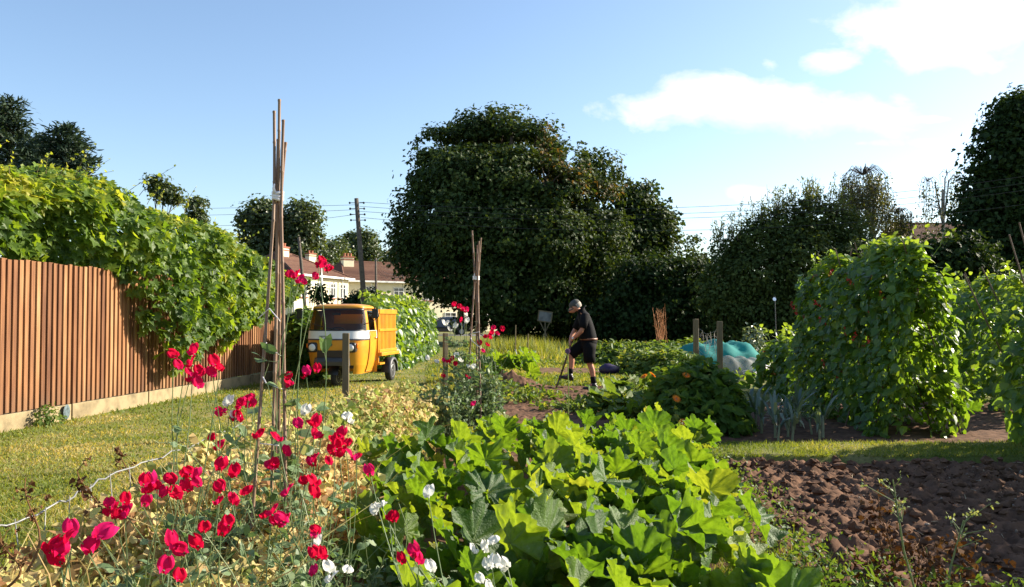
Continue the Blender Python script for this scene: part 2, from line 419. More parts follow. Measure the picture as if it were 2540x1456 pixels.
def lawnrnd(p):
    return np.clip(.36 + 1.7 * fbm(p[:, 0], p[:, 1], 5, 4, 1.3) + rng.normal(size=len(p)) * .2, 0, 1)
# lawn between fence and the dried pea row
p = np.concatenate([scatter_px(60000, -60, 1000, 955, 1456), scatter_px(15000, -60, 1100, 880, 1000)])
xf = -6.2 + (p[:, 1] - 10) * .105
p = p[(p[:, 0] > xf + .08) & (p[:, 0] < -1.75) & (p[:, 1] < 34)]
rn = lawnrnd(p)
hh = np.where(p[:, 1] < 12, .035, .045)
hh = np.where(p[:, 0] < xf[:1].mean() * 0 + (-6.2 + (p[:, 1] - 10) * .105) + .35, hh * 1.7, hh)
grass('lawn_grass', p, hh, .004 + p[:, 1] * .0009, rnd=rn, lean=.7)
p = scatter_px(46000, 1060, 1560, 838, 985); p = p[(p[:, 0] > -2.4) & ((p[:, 1] > 17.0) | (p[:, 0] < -.8)) & ((p[:, 0] < .4) | (p[:, 1] > 23) | (p[:, 1] < 20.5))]
grass('middle_grass', p, .085, .004 + p[:, 1] * .0011, rnd=np.clip(lawnrnd(p) * .8 + .02, 0, 1))
# taller meadow grass towards the trees
n = 14000; p = np.stack([rng.uniform(-2, 7, n), rng.uniform(27, 44, n), np.zeros(n)], 1)
grass('meadow_grass', p, .26 + .1 * fbm(p[:, 0], p[:, 1], 8, 3, .4), .03, lean=.35, rnd=np.clip(lawnrnd(p) * .7 + .06, 0, 1))
n = 2600; p = np.stack([.15 + rng.normal(size=n) * .75, 30 + rng.normal(size=n) * .8, np.zeros(n)], 1)
grass('tall_grass_tuft', p, .65, .022, lean=.3, rnd=np.clip(.36 + rng.normal(size=n) * .15, 0, 1))
# strip of turf in front of the leeks
n = 26000; p = np.stack([rng.uniform(1.35, 7.5, n), rng.uniform(7.87, 8.69, n), np.full(n, .075)], 1)
grass('path_grass', p, .055, .007, lean=.8, rnd=np.clip(lawnrnd(p) * .75 - .1, 0, 1))
# weeds and grass at the near edge of the dug bed
n = 9000; x = rng.uniform(.95, 3.1, n); y = rng.uniform(2.3, 4.3, n); k = (y < 3.75 - .25 * (x - 1) + .5 * fbm(x, y, 60, 3, 2)) | (x < 1.45)
p = np.stack([x, y, np.full(n, .03)], 1)[k]
grass('edge_grass', p, .15, .005, lean=.4, rnd=np.clip(rng.normal(size=len(p)) * .15 + .2, 0, 1))
n = 3500; p = np.stack([1.25 + .12 * rng.normal(size=n) + rng.random(n) * .35, rng.uniform(3.4, 8.1, n), np.full(n, .02)], 1)
grass('bed_edge_grass', p, .11, .006, lean=.5, rnd=np.clip(rng.normal(size=n) * .15 + .25, 0, 1))

# ================================================================== FENCE
FA, FB = np.array([-6.33, 8.9]), np.array([-5.249, 19.2])       # foot line of the fence
fdir = (FB - FA) / np.linalg.norm(FB - FA); fnor = np.array([fdir[1], -fdir[0]])     # towards the lawn
def fence_x(y): return FA[0] + (y - FA[1]) / fdir[1] * fdir[0]
M_BOARD = mat_rnd('fence_boards', [(0, (.055, .020, .011)), (.32, (.152, .064, .028)), (.62, (.265, .125, .053)), (1, (.40, .235, .115))], rough=.75, nscale=5, namt=.5, stretch=(3.0, 3.0, .3), bump=.25)
_nt = M_BOARD.node_tree; _b = next(n for n in _nt.nodes if n.type == 'BSDF_PRINCIPLED'); _src = _b.inputs['Base Color'].links[0].from_socket
_tc = _nt.nodes.new('ShaderNodeTexCoord'); _sp = _nt.nodes.new('ShaderNodeSeparateXYZ'); _nt.links.new(_tc.outputs['Object'], _sp.inputs[0])
_nz = _nt.nodes.new('ShaderNodeTexNoise'); _nz.inputs['Scale'].default_value = 6; _nz.inputs['Detail'].default_value = 6; _nt.links.new(_tc.outputs['Object'], _nz.inputs['Vector'])
_a = _nt.nodes.new('ShaderNodeMath'); _a.operation = 'MULTIPLY_ADD'; _nt.links.new(_sp.outputs[2], _a.inputs[0]); _a.inputs[1].default_value = -1.6; _a.inputs[2].default_value = .42
_c = _nt.nodes.new('ShaderNodeMath'); _c.operation = 'ADD'; _c.use_clamp = True; _nt.links.new(_a.outputs[0], _c.inputs[0]); _nt.links.new(_nz.outputs[0], _c.inputs[1])
_d = _nt.nodes.new('ShaderNodeMath'); _d.operation = 'MULTIPLY'; _d.inputs[1].default_value = .6; _nt.links.new(_c.outputs[0], _d.inputs[0])
_mx = _nt.nodes.new('ShaderNodeMix'); _mx.data_type = 'RGBA'; _nt.links.new(_d.outputs[0], _mx.inputs[0]); _nt.links.new(_src, _mx.inputs[6]); _mx.inputs[7].default_value = (.13, .085, .05, 1); _nt.links.new(_mx.outputs[2], _b.inputs['Base Color'])   # soil splash and weathering along the foot
M_GRAVEL = mat_plain('concrete', (.30, .23, .125), rough=.9, scale=5, dirt=(.15, .115, .06), bump=.2)
fence = thing('board_fence', (*((FA + FB) / 2), 0), 'brown close-boarded wooden fence on a concrete base beside the lawn', 'fence')
NPAN, FL = 7, np.linalg.norm(FB - FA) + 3.3
f0 = FA - fdir * 3.3
for k in range(NPAN):
    b = MB(); s = k * FL / NPAN; e = (k + 1) * FL / NPAN - .02
    while s < e - .03:
        w = min(.118, e - s)
        z0, z1 = .215 + rng.uniform(0, .01), 2.113 + rng.uniform(-.012, .012)
        pts = [(s, .0), (s + w + .012, .0), (s + w + .012, .006), (s, .036)]
        ring = lambda z: [(*(f0 + fdir * a + fnor * c), z) for a, c in pts]
        b.loft([ring(z0), ring(z1)], rnd=rng.uniform(.22, .78))
        s += .108 + rng.uniform(-.002, .002)
    b.build('board_panel', M_BOARD, fence)
    b = MB(); s0 = k * FL / NPAN; c = f0 + fdir * (s0 + e) / 2 + fnor * .012
    a = math.atan2(fdir[1], fdir[0]); rot = np.array([[math.cos(a), -math.sin(a), 0], [math.sin(a), math.cos(a), 0], [0, 0, 1]])
    b.box((*c, .095), (e - s0 - .012, .045, .23), rot)
    bevel(b.build('gravel_board', M_GRAVEL, fence), .006)
    b = MB(); c = f0 + fdir * (e + .01) - fnor * .06; b.box((*c, 1.0), (.1, .1, 2.1), rot); b.build('post', M_GRAVEL, fence)

# ================================================================== GRAPE VINE over the fence
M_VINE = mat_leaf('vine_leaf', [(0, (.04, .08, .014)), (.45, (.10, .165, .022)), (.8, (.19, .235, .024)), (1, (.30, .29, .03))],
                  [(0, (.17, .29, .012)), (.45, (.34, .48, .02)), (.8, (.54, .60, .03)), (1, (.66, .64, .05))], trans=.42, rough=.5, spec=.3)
M_STEM = mat_plain('vine_stem', (.13, .10, .045), rough=.8)
vine = thing('grape_vine', (-6.1, 13, 0), 'large grape vine spilling over the top of the brown wooden fence', 'vine')
def prof(pts):
    a = np.array(pts); return lambda d: np.interp(d, a[:, 0], a[:, 1])
v_top = prof([(6, 3.0), (9.5, 3.25), (10.3, 3.32), (11.4, 3.55), (12.2, 3.60), (13.4, 3.58), (15.0, 3.40), (16.2, 3.18), (17.6, 3.0), (18.6, 2.75), (19.4, 2.35)])
v_low = prof([(6, 2.3), (11.8, 2.25), (12.5, 2.0), (12.9, 1.2), (13.4, .80), (13.8, .50), (14.3, .68), (15, 1.08), (15.6, .85), (16.2, 1.3), (16.7, 1.1), (17.4, 1.6), (17.9, 1.4), (18.5, 1.75), (19.4, 1.9)])
v_out = prof([(6, .05), (11.6, .06), (12.3, .12), (13.0, .45), (14.5, .5), (17, .42), (19, .35), (21, .2)])
n = 12000
d = rng.uniform(7.0, 19.4, n); top = v_top(d) + .22 * fbm(d, d * 0, 71, 3, 1.3) * 2; low = v_low(d) + fbm(d, d * 0 + 3, 72, 3, 2.5) * .5
t = rng.random(n) ** .9
z = low + (top - low) * t
# front face bulges out low over the fence and rounds back to the crest
ang = np.clip((z - 2.2) / np.maximum(top - 2.2, .2), 0, 1)
xo = v_out(d) * np.clip((z - low) / .5 + .25, 0, 1) * np.where(z < 2.3, 1, np.sqrt(np.clip(1 - ang ** 2, 0, 1)) ) - (1 - np.sqrt(np.clip(1 - ang ** 2.4, 0, 1))) * 1.25
xo = xo - .75 * np.clip((12.6 - d) / .8, 0, 1) * np.clip(1 - (z - 2.1) / .9, 0, 1)
bump = fbm(d, z, 73, 3, 1.5) * 1.0 + fbm(d, z, 74, 3, 3.6) * .45
x = fence_x(d) + xo + np.where(z > 2.25, bump, np.abs(bump) * .6) + .05 - rng.random(n) ** 2 * np.where(z > 2.2, .35, .05)
x = np.where(z < 2.15, np.maximum(x, fence_x(d) + .07), x)
thin = fbm(d, z, 75, 3, 3.0)
keep = (z > 2.0) | (thin > -.10 - (z - low) * .25)
nr = np.stack([.75 - .25 * ang, -.45 + 0 * d, .35 + .75 * ang], 1) + rng.normal(size=(n, 3)) * .62
tip = np.stack([.35 + rng.normal(size=n) * .5, rng.normal(size=n) * .7, -1 + 0 * d], 1)
pos = np.stack([x, d, z], 1)
size = rng.uniform(.07, .20, n) * np.where(z > top - .3, .8, 1)
rv = np.clip(.28 + .62 * (z > top - .5) * rng.random(n) + fbm(d, z, 76, 3, 1.2) * 1.1 + rng.normal(size=n) * .2, 0, 1)  # crest leaves yellower: a sunlit highlight put into the leaf colour
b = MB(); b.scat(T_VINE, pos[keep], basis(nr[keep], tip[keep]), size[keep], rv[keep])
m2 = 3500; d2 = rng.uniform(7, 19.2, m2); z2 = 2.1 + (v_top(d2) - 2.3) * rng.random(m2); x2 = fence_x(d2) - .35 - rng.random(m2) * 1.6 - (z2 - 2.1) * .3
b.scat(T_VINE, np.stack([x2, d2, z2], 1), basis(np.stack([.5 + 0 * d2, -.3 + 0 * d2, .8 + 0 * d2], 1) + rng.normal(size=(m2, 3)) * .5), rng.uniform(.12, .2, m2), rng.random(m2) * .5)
hang = b
b = MB(); lv = []
for k in range(34):                                             # loose shoots sticking up from the crest
    d0 = rng.uniform(9, 18.8); p0 = np.array([fence_x(d0) - .3 - rng.random() * .5, d0, v_top(d0) - .15])
    dr = unit(np.array([rng.normal() * .5 + .45, rng.normal() * .4 + .15, 1.0])); L = rng.uniform(.25, .75)
    pts = [p0 + dr * L * s + np.array([.25, 0, -.12]) * s * s * L for s in np.linspace(0, 1, 7)]
    hang.tube(pts, np.linspace(.006, .002, 7), 4, mat=1)
    for s in range(2, 7): lv.append((pts[s], rng.uniform(.05, .1) * (1.1 - s * .08)))
pp = np.array([l[0] for l in lv]); hang.scat(T_VINE, pp, basis(rng.normal(size=(len(pp), 3)) + [.3, 0, .5]), np.array([l[1] for l in lv]), np.clip(.85 + rng.normal(size=len(pp)) * .1, 0, 1))
b = MB()
for d0, z1 in [(13.2, 1.0), (13.8, .75), (14.2, .95), (15.4, 1.1), (16.4, 1.3), (17.2, 1.4)]:
    hang.tube([(fence_x(d0) - .3, d0 - .2, 2.4), (fence_x(d0) + .06, d0, 2.2), (fence_x(d0) + .12, d0 + .1, (2.2 + z1) / 2), (fence_x(d0) + .1, d0 + .05, z1)], [.014, .012, .008, .003], 5, mat=1)
b.tube([(-6.9, 12, 0), (-6.95, 12.3, 1), (-6.8, 12.6, 2), (-6.6, 13.5, 2.6)], [.05, .04, .035, .02], 7)
b.build('trunk', M_STEM, vine)
hang.build('foliage', [M_VINE, M_STEM], vine)
# ================================================================== TREES
M_BARK = mat_plain('bark', (.085, .065, .045), rough=.9, scale=8, dirt=(.04, .03, .022), bump=.5)
M_BIRCH = mat_plain('birch_bark', (.42, .39, .34), rough=.8, scale=6, dirt=(.12, .10, .09))
def leafmat(name, a, b, c, trans=.3, rough=.4, spec=.45):
    return mat_leaf(name, [(0, a), (.6, b), (1, c)], trans=trans, rough=rough, spec=spec)
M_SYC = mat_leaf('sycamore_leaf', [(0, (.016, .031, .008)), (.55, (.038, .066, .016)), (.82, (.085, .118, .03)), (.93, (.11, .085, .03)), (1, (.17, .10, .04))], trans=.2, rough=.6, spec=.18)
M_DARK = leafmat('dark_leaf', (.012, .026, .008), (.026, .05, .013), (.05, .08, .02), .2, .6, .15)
M_WILLOW = leafmat('willow_leaf', (.026, .046, .013), (.058, .085, .022), (.13, .155, .04), .25, .6, .15)
M_BIRCHL = leafmat('birch_leaf', (.035, .045, .018), (.07, .085, .03), (.13, .13, .05), .3)
M_CONIF = leafmat('conifer_needles', (.012, .026, .016), (.024, .045, .024), (.045, .07, .035), .12, .6, .2)
M_FARL = leafmat('far_leaf', (.03, .05, .018), (.06, .09, .03), (.11, .13, .045), .3)

def crown_points(blobs, n, twig=.55, shell=(.62, 1.03), per=26):
    """leaf positions in small twig clusters spread through the outer volume of every blob"""
    vol = np.array([b[3] * b[4] * b[5] for b in blobs]) ** .7; vol /= vol.sum()
    P_, N_, C_ = [], [], []
    for (x, y, z, rx, ry, rz), f in zip(blobs, vol):
        k = max(4, int(n * f / per))
        u = unit(rng.normal(size=(k, 3))); rr = rng.uniform(shell[0], shell[1], (k, 1))
        c = u * rr * [rx, ry, rz]
        tw = twig * rng.uniform(.6, 1.3, (k, 1, 1))
        l = c[:, None] + np.clip(rng.normal(size=(k, per, 3)), -1.5, 1.5) * tw * np.array([1, 1, .62]) * .5
        P_.append((l + [x, y, z]).reshape(-1, 3)); N_.append(np.repeat(u, per, 0)); C_.append(np.repeat(rng.normal(size=k), per))
    return np.concatenate(P_), np.concatenate(N_), np.concatenate(C_)
def tree(name, label, cat, base, blobs, n, leaf, mat, trunk_r=.3, tpl=T_MAPLE, twig=.55, bark=None, group=None, shell=(.55, 1.0), brown=None, nup=.5, limbs=True, floor=.25, gap=None):
    base = np.array(tuple(base)); t = thing(name, tuple(base), label, cat, group)
    p, u, c = crown_points(blobs, n, twig, shell)
    k = p[:, 2] > base[2] + floor
    if gap is not None: k &= gap(p)
    p, u, c = p[k], u[k], c[k]; m = len(p)
    rv = np.clip(.42 + c * .14 + rng.normal(size=m) * .13, 0, .86)
    if brown is not None: rv = np.where(brown(p) & (rng.random(m) < .38), rng.uniform(.88, 1, m), rv)
    nr = u * .8 + [0, 0, nup] + rng.normal(size=(m, 3)) * .55
    b = MB(); b.scat(tpl, p, basis(nr, rng.normal(size=(m, 3)) * .6 + [0, 0, -.6]), leaf * rng.uniform(.65, 1.3, m), rv)
    b.build('crown', mat, t)
    b = MB(); cz = np.array([q[:3] for q in blobs]); mid = np.array([base[0], base[1], base[2] + (cz[:, 2].max() - base[2]) * .45])
    top = np.array([cz[:, 0].mean(), cz[:, 1].mean(), cz[:, 2].max()])
    b.tube([base - [0, 0, .1], base * .5 + mid * .5 + [trunk_r * .2, 0, 0], mid, (mid + top) / 2, top], trunk_r * np.array([1.25, .9, .75, .45, .12]), 9)
    if limbs:
        for q in blobs:
            e = np.array(q[:3]); s = mid + (top - mid) * rng.uniform(-.3, .4); s2 = (s + e) / 2 + rng.normal(size=3) * .3 * trunk_r * 2
            b.tube([s, s2, e], trunk_r * np.array([.42, .28, .1]), 6)
            for _ in range(4):
                f = e + unit(rng.normal(size=3) + [0, 0, .5]) * np.array(q[3:6]) * .75
                b.tube([s2 + (e - s2) * rng.random(), (e + f) / 2 + rng.normal(size=3) * .1, f], trunk_r * np.array([.13, .08, .03]), 5)
    b.build('trunk', bark or M_BARK, t, smooth=True)
    return t
def blob(x, y, r, d, ry=None, rd=None):
    c = P(x, y, d); a = px(r, d); return (c.x, c.y, c.z, a, px(rd, d) if rd else a, px(ry, d) if ry else a)

D = 47
syc = [blob(1098, 372, 62, D - 1), blob(1175, 345, 68, D), blob(1248, 330, 66, D), blob(1325, 360, 68, D - 1), blob(1410, 415, 66, D - 1), blob(1485, 425, 50, D),
       blob(1072, 448, 66, D - 1), blob(1150, 440, 90, D - 3), blob(1260, 450, 95, D - 3), blob(1370, 470, 95, D - 3), blob(1460, 500, 80, D - 1),
       blob(1045, 535, 72, D - 2), blob(1130, 560, 95, D - 4), blob(1250, 580, 105, D - 4), blob(1370, 590, 100, D - 4), blob(1480, 590, 85, D - 2),
       blob(1030, 620, 68, D - 2), blob(1110, 680, 88, D - 3), blob(1230, 700, 95, D - 4), blob(1350, 710, 95, D - 3), blob(1470, 690, 85, D - 1), blob(1180, 775, 50, D - 1), blob(1280, 790, 50, D - 1), blob(1400, 790, 50, D - 1),
       blob(1200, 400, 110, D + 3), blob(1350, 450, 110, D + 3), blob(1200, 600, 130, D + 3), blob(1380, 620, 120, D + 3)]
sb = P(1265, 850, D)
def syc_gap(p):
    q = fbm(p[:, 0], p[:, 2], 81, 3, .9)
    return ~((q > .10) & (p[:, 2] > 7.0) & (p[:, 2] < 11.5))
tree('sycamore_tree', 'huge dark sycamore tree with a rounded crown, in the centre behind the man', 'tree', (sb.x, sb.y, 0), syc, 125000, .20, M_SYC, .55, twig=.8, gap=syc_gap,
     brown=lambda p: (p[:, 2] > 6.5) & (p[:, 0] > 1.5) & (p[:, 2] > 8) & (fbm(p[:, 0], p[:, 2], 82, 2, .6) > .06))
D = 50
tree('maple_tree', 'smaller rounded tree growing against the right flank of the huge sycamore', 'tree', (P(1590, 830, D).x, D, 0),
     [blob(1570, 500, 55, D), blob(1620, 555, 52, D), blob(1580, 600, 75, D), blob(1640, 590, 35, D), blob(1560, 680, 80, D - 1), blob(1630, 680, 50, D), blob(1570, 760, 70, D - 1)], 17000, .26, M_SYC, .3, twig=.9)
D = 43
tree('elder_bush', 'low dark leafy bush filling the gap between the sycamore and the willow thicket', 'bush', (P(1650, 840, D).x, D, 0),
     [blob(1560, 700, 60, D), blob(1640, 690, 62, D), blob(1720, 695, 62, D), blob(1560, 780, 60, D), blob(1640, 780, 70, D), blob(1720, 780, 70, D), blob(1480, 790, 50, D), blob(1790, 770, 60, D)], 17000, .2, M_DARK, .15, twig=.8, limbs=False)
D = 60
tree('thorn_tree', 'thin spiky little tree rising into the sky gap left of the willow thicket', 'tree', (P(1720, 830, D).x, D, 0),
     [blob(1720, 620, 24, D, 38), blob(1700, 655, 26, D), blob(1742, 655, 24, D), blob(1720, 720, 40, D)], 2200, .2, M_WILLOW, .12, twig=.6)
D = 40
wil = [blob(1810, 640, 55, D), blob(1880, 600, 62, D), blob(1950, 570, 62, D), blob(2020, 545, 60, D), blob(2085, 572, 52, D), blob(2130, 610, 38, D),
       blob(1790, 720, 60, D - 1), blob(1880, 690, 85, D - 1), blob(1990, 660, 95, D - 1), blob(2090, 660, 80, D - 1), blob(1830, 780, 60, D - 1), blob(1930, 770, 75, D - 1), blob(2050, 760, 90, D - 1), blob(2170, 720, 80, D - 1), blob(2190, 640, 45, D)]
tree('willow_thicket', 'broad dark willow thicket with upright shoot tips behind the tall bean row', 'bush', (P(1980, 850, D).x, D, 0), wil, 62000, .17, M_WILLOW, .2, tpl=T_DIA, twig=.6, limbs=False)
t = bpy.data.objects['willow_thicket']; b = MB(); lp, ln = [], []
for k in range(110):
    q = wil[rng.integers(0, 6)]; a = rng.normal(size=2); a /= np.linalg.norm(a)
    c = np.array([q[0] + a[0] * q[3] * rng.random(), q[1] + a[1] * q[4] * rng.random(), q[2] + q[5] * .72]); L = rng.uniform(.5, 1.35)
    dr = unit(np.array([rng.normal() * .15 + .05, rng.normal() * .15, 1])); b.tube([c, c + dr * L * .5, c + dr * L], [.018, .012, .004], 4, mat=1)
    for s in rng.random(26): lp.append(c + dr * L * s + rng.normal(size=3) * .07)
b.scat(T_LANCE, np.array(lp), basis(rng.normal(size=(len(lp), 3)) + [.3, 0, .3], rng.normal(size=(len(lp), 3)) * .6 + [0, 0, 1]), rng.uniform(.12, .22, len(lp)), rng.uniform(.6, 1, len(lp))); b.build('shoot_leaves', [M_WILLOW, M_BARK], t)
D = 44
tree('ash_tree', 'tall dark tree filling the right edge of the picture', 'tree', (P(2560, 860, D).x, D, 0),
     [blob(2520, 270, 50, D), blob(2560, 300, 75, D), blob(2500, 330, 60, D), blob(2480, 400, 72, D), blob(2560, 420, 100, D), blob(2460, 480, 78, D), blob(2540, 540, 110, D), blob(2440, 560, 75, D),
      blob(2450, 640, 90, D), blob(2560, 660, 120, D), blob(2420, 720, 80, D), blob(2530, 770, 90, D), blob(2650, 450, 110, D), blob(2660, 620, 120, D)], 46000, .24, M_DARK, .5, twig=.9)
D = 38
tree('hazel_bush', 'dark bush behind the far right bean canes, in front of the tall edge tree', 'bush', (P(2400, 860, D).x, D, 0),
     [blob(2330, 640, 55, D), blob(2390, 640, 60, D), blob(2320, 720, 60, D), blob(2420, 720, 75, D), blob(2520, 740, 75, D), blob(2350, 790, 60, D), blob(2460, 800, 60, D), blob(2260, 690, 50, D)], 17000, .22, M_DARK, .2, twig=.8, limbs=False)
def weeping(name, label, d, cx, base_y, spec, n, leaf):
    """birch: arching limbs that end in hanging curtains of small leaves"""
    bp = P(cx, 860, d); t = thing(name, (bp.x, d, 0), label, 'tree'); b = MB(); lp = []
    m = P(cx, base_y, d); b.tube([(bp.x, d, -.1), (bp.x + .2, d, m.z * .4), (m.x, d, m.z)], [.18, .13, .07], 8)
    for (x, y, r, drop, k, dens) in spec:
        c = P(x, y, d); a = px(r, d)
        b.tube([(m.x, d, m.z * .75), ((m.x + c.x) / 2, d, (m.z + c.z) / 2 + .2), c], [.06, .04, .02], 6)
        for _ in range(k):
            th = rng.uniform(0, 2 * np.pi); ar = a * math.sqrt(rng.random())
            e = np.array([c.x + math.cos(th) * ar, d + math.sin(th) * ar, c.z]); up = np.array([c.x + math.cos(th) * ar * .6, d + math.sin(th) * ar * .6, c.z + a * .38 * rng.uniform(.6, 1.1)])
            L = px(drop, d) * rng.uniform(.5, 1.1); pts = [np.array(c), up]
            for s in np.linspace(0, 1, 6): pts.append(e + np.array([rng.normal() * .05, rng.normal() * .05, -L * s]))
            b.tube(pts, np.linspace(.015, .003, len(pts)), 4, mat=1)
            for s in rng.random(int(dens)) ** .8: lp.append(e + rng.normal(size=3) * [.11, .11, .05] + [0, 0, -L * s])
    b.build('trunk', [M_BIRCH, M_BARK], t)
    lp = np.array(lp); b = MB(); b.scat(T_DIA, lp, basis(rng.normal(size=(len(lp), 3)) + [.2, 0, .1], rng.normal(size=(len(lp), 3)) * .4 + [0, 0, -1]), leaf * rng.uniform(.7, 1.3, len(lp)), np.clip(.5 + rng.normal(size=len(lp)) * .2, 0, 1))
    b.build('crown', M_BIRCHL, t)
weeping('weeping_birch', 'weeping birch with a dense drooping crown showing above the willow thicket', 50, 2165, 520, [(2140, 435, 58, 130, 66, 60), (2170, 480, 50, 130, 40, 50), (2110, 470, 35, 110, 26, 45), (2225, 530, 38, 100, 40, 55)], 0, .13)
weeping('weeping_birch', 'sparse spindly birch with bare arching twigs left of the tall edge tree', 50, 2338, 470, [(2300, 450, 28, 130, 13, 34), (2350, 430, 30, 90, 7, 10), (2370, 440, 26, 120, 9, 26), (2335, 520, 40, 90, 10, 16)], 0, .13)

def conifer(name, label, d, x, ytop, ybase, r0, n, lean=0):
    bp = P(x, 860, d); z1 = P(x, ytop, d).z; z0 = P(x, ybase, d).z; t = thing(name, (bp.x, d, 0), label, 'tree', None)
    b = MB(); b.tube([(bp.x, d, -.1), (bp.x, d, z0), (bp.x, d, z1 - .2)], [.35, .25, .04], 8); pos, nr = [], []
    L = z1 - z0; k = int(L / .42)
    for i in range(k):
        f = i / k; z = z0 + L * f
        for a in rng.uniform(0, 2 * np.pi, 7):
            rr = r0 * (1 - f) ** .8 * rng.uniform(.45, 1.12) + .15; dx, dy = math.cos(a), math.sin(a)
            b.tube([(bp.x, d, z), (bp.x + dx * rr * .6, d + dy * rr * .6, z - .05), (bp.x + dx * rr, d + dy * rr, z - .02 * rr)], [.05, .03, .01], 4)
            m = int(n * rr); s = rng.random(m) ** .6
            q = np.stack([bp.x + dx * rr * s, d + dy * rr * s, z + 0 * s + .08 * s], 1) + rng.normal(size=(m, 3)) * [.28, .28, .14]; pos.append(q)
    b.build('trunk', M_BARK, t); pos = np.concatenate(pos); m = len(pos)
    b = MB(); b.scat(T_LANCE, pos, basis(rng.normal(size=(m, 3)) + [0, 0, .8], (pos - [bp.x, d, 0]) * [1, 1, 0] + rng.normal(size=(m, 3)) * .5 + [0, 0, .2]), rng.uniform(.25, .5, m), np.clip(.45 + rng.normal(size=m) * .2, 0, 1)); b.build('crown', M_CONIF, t)
conifer('spruce_tree', 'tall spruce cut by the left edge of the picture, beyond the vine', 58, 15, 238, 480, 3.4, 46)
conifer('pine_tree', 'shorter dark pine beyond the vine, right of the tall spruce', 52, 155, 305, 470, 2.9, 60)
conifer('pine_tree', 'small dark conifer between the tall spruce and the shorter pine', 56, 88, 335, 480, 2.0, 55)
tree('young_tree', 'small tree top peeping over the crest of the vine', 'tree', (P(385, 860, 48).x, 48, 0), [blob(388, 455, 22, 48, 18), blob(410, 480, 24, 48), blob(430, 490, 20, 48)], 1400, .2, M_FARL, .12, twig=.5)
tree('young_tree', 'little rounded tree top just right of the vine crest', 'tree', (P(487, 860, 70).x, 70, 0), [blob(487, 512, 22, 70), blob(487, 545, 24, 70)], 1400, .26, M_FARL, .14, twig=.6)
D = 100
tree('lime_tree', 'dark double-headed tree behind the tall cane wigwam', 'tree', (P(690, 830, D).x, D, 0),
     [blob(635, 545, 34, D), blob(655, 525, 28, D), blob(640, 590, 36, D), blob(690, 560, 40, D), blob(750, 535, 36, D), blob(755, 580, 34, D), blob(715, 610, 44, D), blob(660, 640, 40, D), blob(745, 640, 36, D)], 15000, .42, M_FARL, .5, twig=1.5)
D = 128
for i, (x, y, r, lab) in enumerate([(800, 640, 38, 'rounded green tree on the slope behind the left chimney'), (835, 628, 30, 'pale green tree top on the slope between two chimneys'),
        (770, 660, 34, 'low green tree on the slope just right of the cane wigwam'), (905, 602, 30, 'taller willow-like tree behind the right-hand terrace roof, beside the leaning pole'), (872, 600, 18, 'slim tree top left of the leaning pole'), (962, 650, 24, 'small green tree behind the ridge of the right-hand terrace'), (860, 650, 30, 'green bushy tree above the chimney of the right-hand terrace')]):
    zb = float(hill(np.array(P(x, 700, D).x), np.array(float(D))))
    tree('hillside_tree', lab, 'tree', (P(x, 700, D).x, D, zb), [blob(x, y, r, D, r * 1.25), blob(x - r * .5, y + r * .8, r * .8, D), blob(x + r * .5, y + r * .9, r * .8, D)], 4200, .42, M_FARL, .25, twig=1.4, group='trees on the slope behind the houses', limbs=False)
    D += 4
D = 74
tree('pear_tree', 'small open garden tree in front of the cream house, left of the three-wheeler', 'tree', (P(775, 780, 40).x, 40, 0), [blob(788, 728, 16, 40), blob(800, 742, 12, 40)], 330, .17, M_DARK, .07, twig=.5)
tree('cypress_bush', 'dark rounded evergreen bush between the three-wheeler roof and the leaning pole', 'bush', (P(905, 800, 44).x, 44, 0), [blob(905, 745, 32, 44, 24), blob(880, 752, 22, 44), blob(935, 755, 22, 44), blob(905, 780, 34, 44)], 4200, .16, M_DARK, .1, twig=.5, limbs=False)
b = MB(); p = np.stack([rng.uniform(-13, -9.0, 6000), rng.uniform(38, 39.2, 6000), rng.uniform(0, 1.55, 6000)], 1)
b.scat(T_MAPLE, p, basis(rng.normal(size=(6000, 3)) + [.4, -.3, .5]), rng.uniform(.12, .22, 6000), rng.random(6000) * .6)
tag(b.build('garden_hedge', M_DARK), 'clipped dark garden hedge below the cream houses, left of the three-wheeler', 'hedge')
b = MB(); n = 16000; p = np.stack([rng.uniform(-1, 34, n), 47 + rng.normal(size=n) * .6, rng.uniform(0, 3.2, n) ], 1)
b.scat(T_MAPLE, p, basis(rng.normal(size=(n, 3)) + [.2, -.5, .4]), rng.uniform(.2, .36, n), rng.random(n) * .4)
tag(b.build('boundary_hedge', M_DARK), 'long dark hedge in the shade along the back of the allotment', 'hedge')

